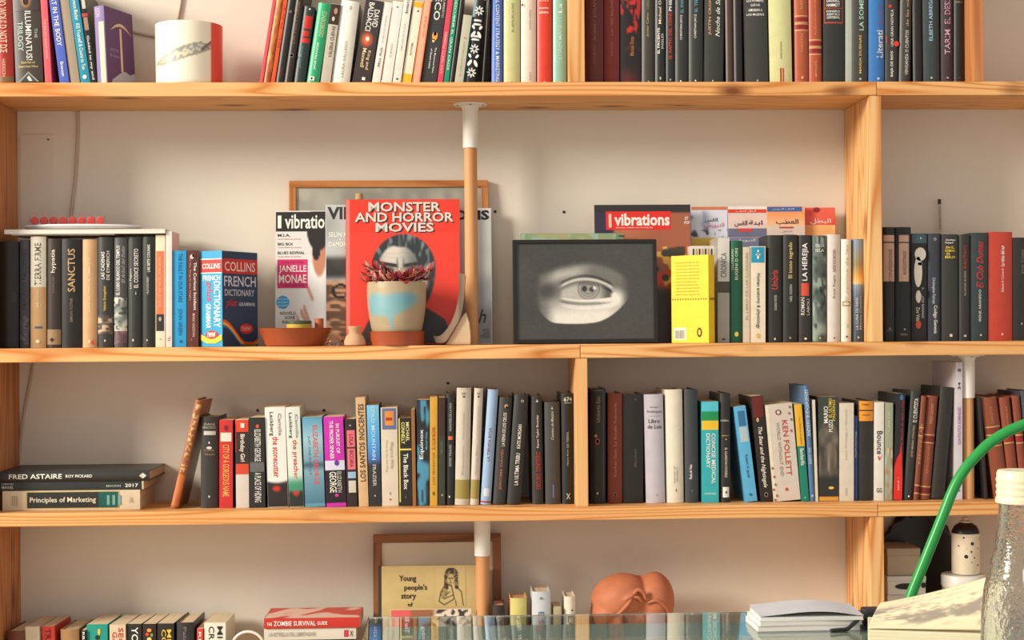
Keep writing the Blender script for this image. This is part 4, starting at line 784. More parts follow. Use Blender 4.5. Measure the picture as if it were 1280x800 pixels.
row(3, 'right of the slim pole, third shelf', [
 (1231, 1235.5, 497, 0, (38, 34, 31), 'h', 'black hardback'),
 (1243, 1263, 497, -16.5, (138, 72, 46), 'h', 'wide brown leather-look book', [('GALDOS', 'u', 0, 508, 530, .16, (186, 124, 84))], [], {'fn': leather((539, 553), (126, 54, 36))}),
 (1263.6, 1276.6, 497, -14, (136, 68, 44), 'h', 'brown leather-look book with red band', [('NOVELAS', 'u', 0, 508, 535, .2, (186, 124, 84))], [], {'fn': leather((549,), (150, 34, 28))}),
 (1277.2, 1287, 495, -12, (136, 68, 44), 'h', 'narrow brown leather-look book', [], [], {'fn': leather((549,), (150, 34, 28))}),
 (1288, 1302, 489, -12, (66, 70, 82), 'h', 'slate blue book at photo edge'),
], 'books standing on the third shelf')

# ---- fourth shelf: only the heads show
YW = {'D': .11}
row(4, 'from the left on the lowest shelf', [
 (10, 33, 789, -1, (112, 66, 46), 'h', 'brown book', [], [], {'yaw': -.05}),
 (35, 53, 783.5, -4, (214, 200, 172), 'p', 'cream white book', [], [], {'yaw': -.05}),
 (56, 73, 783, -5, (196, 58, 44), 'p', 'red book', [('TRAMPA', 'd', 0, 786, 830, .4, (90, 24, 20))], [], {'yaw': -.05}),
 (77.5, 101, 787, -3, (164, 124, 80), 'h', 'tan book', [], [], {'yaw': -.04}),
 (102, 107.5, 788, 0, (50, 46, 42), 'p', 'thin black book with white mark', [('RBA', 'd', 0, 790, 806, .5, WH)], [], {}),
 (109, 135.5, 780.5, -1, (30, 146, 130), 'p', 'teal green book with yellow motif', [], [], {'yaw': -.05, 'fn': emb([('e', .1, 790, .003, .007, (222, 186, 60)), ('e', .02, 797, .005, .005, (30, 40, 34)), ('t', .12, 804, .005, .006, (222, 186, 60))])}),
 (137.5, 158, 781, -1, (214, 188, 160), 'p', 'cream book with brick red capitals', [('SECRET', 'd', .2, 785, 830, .3, (176, 66, 44)), ('GARDEN', 'd', -.18, 790, 835, .3, (176, 66, 44))], [], {'yaw': -.06}),
 (159, 178, 780, -1, (40, 38, 36), 'p', 'black book with big white capitals', [('YOUTH', 'd', .05, 784, 830, .44, WH)], [], {'yaw': -.08}),
 (179, 196, 780, -1, (44, 34, 30), 'p', 'black book with bright flowers', [], [], {'yaw': -.06, 'fn': emb([('e', 0, 788, .005, .004, (226, 150, 60)), ('e', -.15, 793, .004, .004, (206, 70, 40)), ('e', .18, 794, .003, .004, (120, 150, 60)), ('e', 0, 799, .005, .004, (232, 200, 120))])}),
 (197, 218.5, 779.5, -1, (42, 40, 36), 'p', 'black book with yellow capitals', [('MIGUEL', 'd', .22, 787, 840, .26, (226, 186, 60)), ('COLLINS', 'd', -.1, 787, 840, .26, (226, 186, 60))], [], {'yaw': -.05}),
 (221, 243, 778.5, -1, (52, 49, 49), 'h', 'charcoal hardback', [('Palahniuk', 'd', 0, 784, 830, .2, (120, 112, 112))], [], {'yaw': -.03}),
 (246, 254, 786, 0, (206, 70, 56), 'p', 'narrow red book with white letters', [('REC', 'd', 0, 790, 815, .4, WH)], [], {}),
 (255, 282, 778.5, 0, (228, 222, 206), 'p', 'white book with black capitals', [('MICHAEL', 'd', .24, 783, 850, .26, (40, 38, 36)), ('CRICHTON', 'd', -.16, 783, 850, .26, (40, 38, 36))], [], {'yaw': -.03}),
], 'books standing on the lowest shelf', yf=-.15)
row(4, 'right of the pole on the lowest shelf', [
 (617, 632, 757, -1, (54, 46, 42), 'h', 'dark brown book', [('VIDA', 'h', 0, 775, 781, .5, LG)], [], {'pages': (190, 140, 110)}),
 (637, 658.5, 748, 0, (206, 196, 120), 'h', 'pale yellow book with red side', [], [], {'side': (206, 70, 40), 'side_dir': -1, 'pages': (196, 140, 100)}),
 (665, 688, 740, 0, (196, 202, 206), 'h', 'pale grey-blue book', [('EL SILENCIO', 'd', 0, 765, 830, .3, (90, 100, 110))], [], {'fn': emb([('t', 0, 747.5, .005, .003, (120, 130, 136))])}),
 (692, 701.5, 760, 0, (176, 164, 132), 'p', 'short grey-olive book'),
 (705.5, 719.5, 746, 0, (218, 210, 188), 'h', 'off-white book', [('LA PESTE', 'd', .02, 775, 830, .4, (80, 74, 64))], [], {'fn': emb([('e', .2, 763, .0018, .0022, (60, 54, 48))])}),
], 'books standing on the lowest shelf', yf=-.17, maxd=.08)

# ------------------------------------------------------------------ single books that stand turned or lie flat
def put(o, loc, rz):
    o.location = loc; o.rotation_euler = (0, 0, rz); return o
def right_face(bk): return (bk.t / 2 + .0002, 0, 0), math.pi / 2       # face x runs from the spine to the fore-edge
def left_face(bk): return (-bk.t / 2 - .0002, bk.D, 0), -math.pi / 2   # face x runs from the fore-edge to the spine
def turned(px_corner, y, zb, yt, t, D, yaw, corner, lean=0.0):
    """base centre of the spine when one spine corner (+1 right, -1 left) is seen at px_corner"""
    xk = WX(px_corner, HORIZON_base(zb, px_corner, y), y)
    c, s = math.cos(yaw), math.sin(yaw)
    ex, ey = corner * t / 2 * c, corner * t / 2 * s
    return (xk - ex, y - ey, zb + .0006 + abs(math.sin(lean)) * t / 2), WZ(px_corner, yt, y) - zb

# purple paperback turned so that its cover shows
yaw = math.radians(-21)
loc, H = turned(134.5, -.185, Z1, 7, .0245, .11, yaw, 1, -.05)
bk = make_book(loc, .0245, .11, H, (92, 62, 132), 'worn purple paperback with pickaxe cover, turned sideways beside the cup', False, (0, -.05, yaw), 'book')
patch(bk.root, -.1 * bk.t, .42 * bk.t, .004, H * .8, (196, 178, 150), bk.depth, 'worn_strip', .0005)
letter(bk.root, 'LEON', 'd', -.35 * bk.t, .1 * bk.t, H * .86, H * .97, (190, 170, 190), bk.depth, name='spine_lettering')
L, rz = right_face(bk)
put(patch(bk.root, .001, .109, .001, H - .001, (86, 54, 100), name='cover_panel'), L, rz)
put(patch(bk.root, .055, .063, H * .2, H * .76, (206, 180, 150), name='printed_pickaxe', eps=.0006), L, rz)
arc = [(.018 + .084 * i / 12, H * (.70 + .085 * math.sin(math.pi * i / 12))) for i in range(13)]
arc += [(.018 + .084 * i / 12, H * (.70 + .125 * math.sin(math.pi * i / 12))) for i in range(12, -1, -1)]
put(poly(bk.root, arc, (206, 180, 150), 'printed_pickaxe', .0006), L, rz)
put(poly(bk.root, [(.012, .002), (.02, H * .08), (.05, H * .18), (.07, H * .22), (.09, H * .19), (.108, H * .23), (.108, .002)], (160, 164, 180), 'printed_rock', .0007), L, rz)
put(letter(bk.root, 'TROTSKY', 'h', .016, .05, H * .44, H * .48, (150, 120, 160), name='cover_lettering'), L, rz)
put(letter(bk.root, 'El hombre', 'h', .016, .05, H * .37, H * .41, (150, 120, 160), name='cover_lettering'), L, rz)

# two-colour dictionary turned so that spine and cover show
yaw = math.radians(-30); t = .0585
loc, H = turned(278, -.19, Z2, 313.5, t, .125, yaw, 1)
bk = make_book(loc, t, .125, H, (40, 152, 196), 'thick cyan and navy dictionary, turned to show spine and cover', False, (0, 0, yaw), 'book')
for (a, b_, c) in ((.68, .92, (206, 48, 40)),): patch(bk.root, -.49 * t, .49 * t, H * .77, H * .915, c, bk.depth, 'color_band', .0003)
patch(bk.root, -.49 * t, .49 * t, H * .765, H * .775, WH, bk.depth, 'color_band', .0004); patch(bk.root, -.49 * t, .49 * t, H * .91, H * .92, WH, bk.depth, 'color_band', .0004)
letter(bk.root, 'COLLINS', 'h', -.4 * t, .42 * t, H * .815, H * .87, WH, bk.depth, name='spine_lettering')
letter(bk.root, 'FRENCH', 'h', -.38 * t, .42 * t, H * .69, H * .745, WH, bk.depth, name='spine_lettering')
letter(bk.root, 'DICTIONARY', 'd', .12 * t, .42 * t, H * .2, H * .68, WH, bk.depth, name='spine_lettering')
letter(bk.root, 'plus', 'd', -.28 * t, .06 * t, H * .47, H * .68, (206, 40, 50), bk.depth, shear=.2, name='spine_lettering')
letter(bk.root, 'GRAMMAR', 'd', -.25 * t, -.02 * t, H * .19, H * .45, WH, bk.depth, name='spine_lettering')
def wave(x0, x1, zb, amp, th, col, e):
    n = 14; up_ = [(x0 + (x1 - x0) * i / n, zb + amp * math.cos(2.6 * i / n)) for i in range(n + 1)]
    return poly(bk.root, up_ + [(x, z - th) for x, z in reversed(up_)], col, 'printed_stripe', e)
poly(bk.root, [(-.49 * t, H * .13), (-.2 * t, H * .09), (.2 * t, H * .09), (.49 * t, H * .13), (.49 * t, H * .07), (.2 * t, H * .035), (-.2 * t, H * .035), (-.49 * t, H * .07)], (240, 196, 50), 'printed_stripe', .0008)
poly(bk.root, ellipse(.02 * t, H * .125, .29 * t, H * .045), (206, 48, 40), 'printed_badge', .0010)
letter(bk.root, 'new', 'h', -.16 * t, .2 * t, H * .1, H * .15, WH, bk.depth, name='spine_lettering', eps=.0015)
L, rz = right_face(bk); D = .125
put(patch(bk.root, .001, D - .001, .001, H - .001, (38, 62, 92), name='cover_panel'), L, rz)
put(patch(bk.root, .001, D - .001, H * .765, H * .92, (206, 52, 44), name='color_band', eps=.0005), L, rz)
put(letter(bk.root, 'COLLINS', 'h', .008, .115, H * .79, H * .89, (240, 214, 206), name='cover_lettering', eps=.0009), L, rz)
put(letter(bk.root, 'FRENCH', 'h', .006, .117, H * .63, H * .74, (206, 212, 222), name='cover_lettering', eps=.0009), L, rz)
put(letter(bk.root, 'DICTIONARY', 'h', .008, .112, H * .53, H * .6, (196, 202, 214), name='cover_lettering', eps=.0009), L, rz)
put(letter(bk.root, 'plus', 'h', .012, .05, H * .4, H * .5, (200, 50, 60), shear=.3, name='cover_lettering', eps=.0009), L, rz)
put(letter(bk.root, 'GRAMMAR', 'h', .056, .115, H * .425, H * .465, (196, 202, 214), name='cover_lettering', eps=.0009), L, rz)
for k, col in enumerate(((226, 90, 44), (240, 180, 50), (60, 110, 160))):
    n = 16; up_ = [(.001 + .123 * i / n, H * max(.045 - .012 * k, .155 + .13 * math.cos(4.2 * i / n) - .028 * k)) for i in range(n + 1)]
    put(poly(bk.root, up_ + [(x, max(.0015, z - H * .028)) for x, z in reversed(up_)], col, 'printed_stripe', .0009), L, rz)
put(poly(bk.root, ellipse(.082, H * .185, .024, H * .055), (196, 48, 40), 'printed_badge', .0012), L, rz)
put(letter(bk.root, 'new', 'h', .066, .098, H * .16, H * .21, (226, 160, 140), name='cover_lettering', eps=.0016), L, rz)

# yellow paperback turned to show its back cover
yaw = math.radians(49); t, D = .024, .096
loc, H = turned(886.5, -.200, Z2, 318.5, t, D, yaw, -1)
bk = make_book(loc, t, D, H, (236, 196, 36), 'yellow paperback turned to show its back cover with barcode', False, (0, 0, yaw), 'book')
L, rz = left_face(bk)
put(patch(bk.root, .0006, D - .0006, .0006, H - .0006, (240, 204, 40), name='cover_panel'), L, rz)
random.seed(5)
for k in range(11):
    z = H * (.91 - .0365 * k)
    put(letter(bk.root, 'vereno mas tarde la ciudad entera sabia', 'h', .012, random.uniform(.066, .074), z, z + .0035, (120, 92, 20), bold=0, name='cover_lettering'), L, rz)
for k in range(14): put(poly(bk.root, ellipse(.004 + .0066 * k, H * .5, .0022, .0022, 8), (150, 116, 24), 'printed_chain', .0005), L, rz)
put(patch(bk.root, .006, .038, H * .035, H * .175, (222, 218, 200), name='barcode_label', eps=.0005), L, rz)
for k in range(10): put(patch(bk.root, .010 + .0024 * k, .010 + .0024 * k + (.0008, .0014)[k % 2], H * .05, H * .145, (90, 86, 76), name='barcode_bar', eps=.0008, n=1), L, rz)
put(poly(bk.root, ellipse(.072, H * .12, .007, .011, 10), (90, 70, 20), 'printed_badge', .0006), L, rz)
put(poly(bk.root, ellipse(.072, H * .12, .003, .006, 10), (240, 204, 40), 'printed_badge', .0009), L, rz)
for k in range(5): poly(bk.root, ellipse((-.3 + .15 * k) * t, H * .5, .002, .003, 8), (150, 116, 24), 'printed_chain', .0012)

# books behind the yellow one: a small white one with a barcode-like head
zz = WZ(880, 308, -.10)
bk = make_book((WX(879, 310, -.118), -.118, Z2 + .0003), WX(895, 310, -.118) - WX(863.5, 310, -.118), .05, zz - Z2, (222, 216, 202), 'small white book peeping over the yellow paperback', False, (0, 0, 0), 'book')
for k in range(7): patch(bk.root, (-.42 + .12 * k) * bk.t, (-.36 + .12 * k) * bk.t, bk.H * .9, bk.H * .97, ((60, 60, 60), (214, 160, 60))[k % 2], bk.depth, 'printed_mark', .0006, 1)

# leaning brown book at the left of the third shelf
zt = WZ(250, 499, -.17); x0 = WX(213, 632, -.17); x1 = WX(224, 632, -.17); xt = WX(245, 499, -.17)
ang = math.atan2(xt - x0, zt - Z3); t = .0165
bk = make_book((x0 + t / 2 * math.cos(ang) , -.172, Z3 + t / 2 * math.sin(ang) + .0004), t, .135, (zt - Z3) / math.cos(ang) - .004, (150, 84, 42), 'worn brown leather book leaning on the row of the third shelf', True, (0, ang, 0), 'book')
picture(bk.root, -.46 * bk.t, .46 * bk.t, bk.H * .33, bk.H * .96, 8, 60, lambda u, v: mx((150, 84, 42), (214, 176, 120), sm(.5, .7, vn(u * 5, v * 40)) * sm(.0, .2, u) * sm(1, .8, u)), 'gilt_tooling', .0006, None, bk.depth)
picture(bk.root, -.46 * bk.t, .46 * bk.t, bk.H * .02, bk.H * .31, 6, 20, lambda u, v: mx((170, 92, 40), (206, 120, 56), vn(u * 3, v * 5)), 'worn_leather', .0005, None, bk.depth)

# flat pile at the left of the third shelf
def lying(px0, px1, z, t, D, y, col, label, texts, bands=[], hard=True, yaw=0.0, group='books lying in piles', pages=(206, 186, 150)):
    py = HORIZON_base(z + t / 2, (px0 + px1) / 2, y)
    x0, x1 = WX(px0, py, y), WX(px1, py, y)
    bk = make_book((x0, y, z + t / 2), t - .0003, D, x1 - x0, col, label, hard, (0, math.pi / 2, yaw), 'book', group, pages)
    for (f0, f1, c, *r) in bands:
        a, b_ = r if r else (-.49, .49)
        patch(bk.root, a * bk.t, b_ * bk.t, f0 * bk.H, f1 * bk.H, c, bk.depth, 'color_band', .0004 + .0003 * [q[:2] for q in bands].index((f0, f1)))
    for (s, f0, f1, xc, h, c) in texts: letter(bk.root, s, 'u', (xc - h / 2) * bk.t, (xc + h / 2) * bk.t, f0 * bk.H, f1 * bk.H, c, bk.depth, name='spine_lettering', eps=.0016)
    return bk
b1 = lying(3, 175, Z3 + .0003, .0425, .165, -.175, (206, 188, 158), 'cream textbook with green-black label, lowest of the third shelf pile',
      [('Principles of Marketing', .2, .68, 0, .34, (216, 208, 180)), ('III', .76, .86, 0, .5, (110, 160, 150)), ('III', .07, .11, 0, .5, (160, 144, 116)), ('A', .92, .95, 0, .3, (170, 154, 126))],
      [(.17, .85, (190, 164, 96), -.46, .42), (.18, .70, (42, 44, 40), -.42, .38), (.70, .84, (24, 84, 76), -.42, .38)], False)
b2 = lying(-1, 180, Z3 + .0431, .0185, .15, -.172, (44, 48, 46), 'slim dark paperback in the middle of the third shelf pile',
      [('MANUEL', .02, .1, .1, .34, LG), ('LIBROS', .02, .1, -.3, .16, LG), ('EDICION', .74, .84, .05, .22, LG), ('2017', .87, .96, 0, .4, WH)], [(.985, .998, (200, 180, 140))], False)
b3 = lying(-2, 187, Z3 + .0620, .0225, .18, -.178, (50, 49, 46), 'black large-format book, topmost of the third shelf pile',
      [('FRED ASTAIRE', .07, .42, -.02, .46, WH), ('ROY PICKARD', .445, .62, -.02, .28, WH)], [], True)
poly(b3.root, [(-.28 * b3.t, b3.H * .955), (0, b3.H * .93), (.28 * b3.t, b3.H * .955), (0, b3.H * .98)], (206, 200, 186), 'publisher_mark', .001, lambda x: b3.depth(x) * .5)

# ------------------------------------------------------------------ top shelf cup
yc = -.15; xc = WX(236.5, 70, yc)
zt = WZ(236.5, 33.5, yc); R = (WX(278, 60, yc) - WX(195, 60, yc)) / 2; hC = zt - Z1
cup = thing('cup', 'wide cream ceramic cup with red side and drawn fish skeleton', 'cup', (xc, yc, Z1 + .0006))
def cup_col(a, h):     # a: angle seen from the front, -90..90 left to right
    if 50 < a < 125: return (214, 84, 66)  # red light reflected on the right side, painted into the cup's colour
    u, v = a / 60.0, h
    y = .46 + .14 * math.sin(u * 1.4 + .2)
    d = abs(v - y); body = .075 * sm(-1.1, -.3, u) * sm(1.0, .3, u) + .01
    c = (238, 228, 204)
    if -1.05 < u < .95:
        c = mx(c, (206, 198, 160), sm(body + .03, body * .6, d) * .75)
        if d < body and vn(u * 18, v * 26) > .62: c = mx(c, (96, 108, 146), .55)
        if abs(d - body) < .02: c = mx(c, (130, 124, 104), .6)
    if .5 < u < 1.0 and abs(v - (.52 + (u - .5) * .5)) < .02: c = (120, 90, 90)
    return c
n, rows_ = 128, 44; v, f, cols = [], [], []
for j in range(rows_ + 1):
    for i in range(n):
        an = 2 * math.pi * i / n; h = j / rows_; r = R * (.985 + .02 * h) if h > .03 else R * (.955 + h)
        v.append((r * math.cos(an), r * math.sin(an), h * hC)); ang_ = math.degrees(math.atan2(math.cos(an), -math.sin(an)))
        cols.append(lin(cup_col(ang_, h)))
for j in range(rows_):
    for i in range(n): f.append((j * n + i, j * n + (i + 1) % n, (j + 1) * n + (i + 1) % n, (j + 1) * n + i))
top = rows_ * n; base_i = len(v)
for j, (rr, zz) in enumerate(((.96, hC + .001), (.93, hC), (.9, hC * .1), (0.001, hC * .08))):
    for i in range(n):
        an = 2 * math.pi * i / n; v.append((R * rr * math.cos(an), R * rr * math.sin(an), zz)); cols.append(lin((232, 222, 200)))
    prev = top if j == 0 else base_i + (j - 1) * n
    for i in range(n): f.append((prev + i, prev + (i + 1) % n, base_i + j * n + (i + 1) % n, base_i + j * n + i))
f.append(tuple(reversed(range(n))))
me = mesh_from('cup_body', v, f, 50)
at = me.color_attributes.new('printed', 'FLOAT_COLOR', 'POINT')
for i, c in enumerate(cols): at.data[i].color = c
add('cup_body', me, cup, print_mat())

# ------------------------------------------------------------------ second shelf: things on the left row
zt = WZ(120, 294.2, -.16)
def slab(name, label, cat, px0, px1, y0, y1, z0, th, col, pages=(226, 220, 208), yaw=0.0, group=None):
    py = HORIZON_base(z0 + th / 2, (px0 + px1) / 2, y0)
    x0, x1 = WX(px0, py, y0), WX(px1, py, y0)
    o = thing(name, label, cat, ((x0 + x1) / 2, (y0 + y1) / 2, z0), group, (0, 0, yaw)); hw, hd = (x1 - x0) / 2, (y1 - y0) / 2
    box('pages', -hw + .0006, hw - .0006, -hd + .0006, hd - .0006, th * .12, th * .88, page_mat(pages, 2), o)
    box('cover', -hw, hw, -hd, hd, th * .88, th, M(col), o); box('cover', -hw, hw, -hd, hd, 0, th * .12, M(col), o)
    return o, x0, x1
zb = zt + .0004
slab('booklet', 'thin white booklet under the magazine on the left row', 'booklet', 14, 143, -.166, -.05, zb, .0022, (228, 224, 214))
zb += .0024
slab('magazine', 'white magazine lying across the left books under the oval tray', 'magazine', 5, 206.5, -.176, -.035, zb, .0095, (226, 220, 206))
zb += .0098
xt = (WX(28, 284, -.11) + WX(178, 284, -.11)) / 2; rr = (WX(178, 284, -.11) - WX(28, 284, -.11)) / 2
tray = lathe('oval_tray', [(.02, 0), (rr * .62, .0), (rr * .93, .004), (rr, .0085), (rr * .985, .0118), (rr * .9, .007), (rr * .6, .0028), (0, .0026)], M((222, 220, 222), .35, 'paint', .04), None, 64, (xt, -.105, zb))
tray.scale = (1, .48, 1); tag(tray, 'flat white oval tray on the magazine over the left books', 'tray')
zb += .0120
cx0, cx1 = WX(36, 276, -.13), WX(130, 276, -.13)
cb = thing('candy_box', 'clear plastic box with a row of red round candies', 'candy box', ((cx0 + cx1) / 2, -.12, zb)); hw = (cx1 - cx0) / 2
CLEAR = clear_plastic()
hb = .0215
for (a, b_, c, d, e, g) in ((-hw, hw, -.012, .012, 0, .0008), (-hw, hw, -.012, -.0112, .0009, hb), (-hw, hw, .0112, .012, .0009, hb), (-hw, -hw + .0008, -.0111, .0111, .0009, hb), (hw - .0008, hw, -.0111, .0111, .0009, hb)):
    box('plastic_panel', a, b_, c, d, e, g, CLEAR, cb)
cr = hw / 8 * .9; cm = M((222, 72, 62), .35, 'paint', .05)
for k in range(8):
    o = lathe('candy', [(cr * .6, -.004), (cr * .95, -.003), (cr, 0), (cr * .95, .003), (cr * .6, .004)], cm, cb, 20, (-hw + hw / 8 * (2 * k + 1), 0, .0012 + cr))
    o.rotation_euler = (math.pi / 2, 0, 0)

# ------------------------------------------------------------------ things that stand facing the room
class Flat:
    """a sheet-like thing standing on the shelf, leaning back; face in local x/z seen from -y"""
    def __init__(s, name, label, cat, px0, px1, pyt, zb, y, tilt=3.5, th=.005, group=None):
        pyb = HORIZON_base(zb, (px0 + px1) / 2, y)
        s.x0, s.x1 = WX(px0, pyb, y), WX(px1, pyb, y); s.w = s.x1 - s.x0
        ta = math.tan(math.radians(tilt)); h = WZ((px0 + px1) / 2, pyt, y) - zb
        for _ in range(4): h = WZ((px0 + px1) / 2, pyt, y + h * ta) - zb
        s.h = h / math.cos(math.radians(tilt)); s.px0, s.px1, s.pyt, s.pyb, s.th = px0, px1, pyt, pyb, th
        s.root = thing(name, label, cat, (s.x0, y, zb + .0008 + th * math.sin(math.radians(tilt))), group, (-math.radians(tilt), 0, 0))
    def X(s, px): return (px - s.px0) / (s.px1 - s.px0) * s.w
    def Z(s, py): return max(.0008, (s.pyb - py) / (s.pyb - s.pyt) * s.h)
    def slab(s, col, edge=(214, 206, 190)):
        c = min(.0005, s.th * .2)
        box('front_cover', 0, s.w, 0, c, 0, s.h, M(col), s.root); box('back_cover', 0, s.w, s.th - c, s.th, 0, s.h, M(col), s.root)
        box('pages', 0, s.w - .0006, c, s.th - c, .0004, s.h - .0006, page_mat(edge, 1), s.root)
    def rect(s, px0, px1, py0, py1, col, eps=.0004, name='color_block'): return patch(s.root, s.X(px0), s.X(px1), s.Z(py1), s.Z(py0), col, name=name, eps=eps, n=1)
    def text(s, body, px0, px1, py0, py1, col, eps=.0008, bold=.014, shear=0, o='h'): return letter(s.root, body, o, s.X(px0), s.X(px1), s.Z(py1), s.Z(py0), col, bold=bold, shear=shear, name='cover_lettering', eps=eps)
    def pic(s, px0, px1, py0, py1, nx, ny, fn, eps=.0003, name='printed_picture'): return picture(s.root, s.X(px0), s.X(px1), s.Z(py1), s.Z(py0), nx, ny, fn, name, eps)
def frame_parts(fl, bw, depth, mx_, mz_, inner, eps_face=.004):
    w, h, d = fl.w, fl.h, depth
    for (a, b_, c, e, m_, nm) in ((0, w, h - bw, h, mx_, 'frame_rail'), (0, w, 0, bw, mx_, 'frame_rail'), (0, bw, bw, h - bw, mz_, 'frame_stile'), (w - bw, w, bw, h - bw, mz_, 'frame_stile')):
        box(nm, a, b_, 0, d, c, e, m_, fl.root, .001)
    box('backing', bw, w - bw, eps_face + .001, d - .001, bw, h - bw, M(inner), fl.root)

# oak frame with a grey painting
fl = Flat('framed_picture', 'large oak-framed grey picture leaning on the wall behind the magazines', 'picture', 361, 612, 226.5, Z2, -.046, 4.6, .014)
frame_parts(fl, .0155, .014, FRAME_X, FRAME_Z, (176, 174, 160))
picture(fl.root, .0155, fl.w - .0155, .0155, fl.h - .0155, 60, 50, lambda u, v: mx((170, 168, 152), (140, 138, 126), sm(.3, .8, vn(u * 6, v * 9) * .6 + vn(u * 22, v * 17) * .4)), 'painting', -.0046)

def woman(u, v):      # magazine cover: pale ground, dark hair, round dark glasses, hands
    c = (216, 214, 208)
    c = mx(c, (236, 234, 230), sm(.5, .2, math.hypot((u - .75) * 1.1, v - .75)))
    c = mx(c, (190, 128, 96), sm(.16, .13, math.hypot((u - .86), (v - .30) * .75)))
    c = mx(c, (226, 206, 186), sm(.03, .0, u - .80) * sm(.42, .46, v) * sm(.70, .6, v) * 0)
    c = mx(c, (34, 27, 24), sm(.24, .215, math.hypot((u - .84) * 1.0, (v - .13) * 1.35)))
    c = mx(c, (30, 26, 25), sm(.082, .07, math.hypot((u - .80), (v - .305) * 1.15)))
    for (x0, y0, x1, y1, r) in ((.60, .55, .72, .66, .022), (.50, .76, .63, .86, .024), (.56, .73, .70, .88, .024), (.42, .80, .54, .92, .022), (.34, .84, .44, .92, .02)):
        t_ = max(0, min(1, ((u - x0) * (x1 - x0) + (v - y0) * (y1 - y0)) / ((x1 - x0) ** 2 + (y1 - y0) ** 2)))
        d = math.hypot(u - x0 - t_ * (x1 - x0), v - y0 - t_ * (y1 - y0)); c = mx(c, (206, 160, 132), sm(r + .008, r - .008, d))
    return c
mg = Flat('magazine', 'white music magazine with pink box, leftmost leaning on the oak frame', 'magazine', 344, 471, 264, Z2, -.0585, 4.6, .005, 'music magazines on the second shelf')
mg.slab((220, 218, 212))
mg.pic(344.6, 441, 265, 430, 58, 90, lambda u, v: woman(u * 1.52, v))
mg.rect(344.6, 410, 265.5, 290, (44, 40, 38), .0006, 'title_block')
mg.text('vibrations', 356, 420, 268.5, 286.5, WH, .0010, .018); mg.rect(347, 351.5, 270, 286, WH, .0009, 'title_block')
for s_, y_, c_ in (('M.I.A.', 293, (50, 46, 44)), ('BIG BOI', 304, (50, 46, 44)), ('BLUES REVIVAL', 315, (50, 46, 44))): mg.text(s_, 347, 347 + 2.6 * len(s_), y_, y_ + 3.6, c_)
for y_ in (298.5, 309, 320.5): mg.text('nouvel album et tournee', 347, 376, y_, y_ + 1.8, (190, 70, 100), bold=0)
mg.rect(346.5, 384.5, 325, 361, (206, 46, 104), .0006)
mg.text('JANELLE', 348.5, 383, 332.5, 343, WH, bold=.012); mg.text('MONAE', 348.5, 383, 344, 354.5, WH, bold=.012)
mg.text('TOTALE EN STAR', 352, 379, 327.5, 330, (90, 20, 50), bold=0); mg.text("L'ANDROIDE SOUL", 351, 381, 356, 359, (90, 20, 50), bold=0)
poly(mg.root, ellipse(mg.X(353.5), mg.Z(378.5), .0148, .0148, 24), (52, 152, 200), 'printed_badge', .0007)
for k in range(3): mg.text('special gratuit', 346.5, 360.5, 373 + 4 * k, 376 + 4 * k, (190, 224, 240), bold=0)
mg.text('NOUVELLE', 350, 370, 390, 394, (60, 56, 54)); mg.text('SCENE', 356, 369, 395.5, 399.5, (60, 56, 54)); mg.text('ROCK', 353, 369, 401, 405, (60, 56, 54))

def street(u, v):
    c = mx((190, 194, 196), (150, 150, 146), vn(u * 4, v * 6))
    c = mx(c, mx((70, 66, 62), (40, 36, 34), vn(u * 9, v * 12)), sm(.36, .42, v) * sm(.56, .5, v))
    c = mx(c, mx((186, 140, 104), (96, 66, 46), sm(.3, .7, vn(u * 12, v * 60))), sm(.53, .57, v)); 
    for (x, y, r) in ((.14, .62, .06), (.27, .60, .05)):
        if abs(math.hypot((u - x) * .8, (v - y) * 1.4) - r) < .012: c = (30, 26, 24)
    return c
mg = Flat('magazine', 'music magazine half hidden behind the red hardback left edge', 'magazine', 407, 538, 256.5, Z2, -.070, 4.6, .005, 'music magazines on the second shelf')
mg.slab((206, 206, 202)); mg.pic(407.8, 470, 257, 430, 36, 100, lambda u, v: street(u * .48, v * .95 + .03))
mg.text('VIBRATIONS', 409.5, 533, 259, 275, (46, 44, 42), .0009, .03); mg.text('SEUN KUTI', 411, 445, 291, 297, WH); mg.text('DAMON', 411, 434, 303, 309, WH); mg.text('&', 424, 427, 299, 301, WH)
mg = Flat('magazine', 'pale magazine with black letters behind the pole', 'magazine', 484, 615.5, 261, Z2, -.058, 4.6, .005, 'music magazines on the second shelf')
mg.slab((206, 208, 206)); mg.pic(485, 614.5, 262, 430, 40, 60, lambda u, v: mx((214, 216, 214), (150, 154, 156), sm(.4, .9, v + .25 * vn(u * 5, v * 7))))
mg.text('VIBRATIONS', 488, 613, 263.5, 276, (44, 42, 40), .0009, .04)
mg.text('h', 598, 608, 388, 405, (70, 66, 64), shear=.3); mg.text('album', 600, 612, 412, 424, (110, 108, 106), o='u')

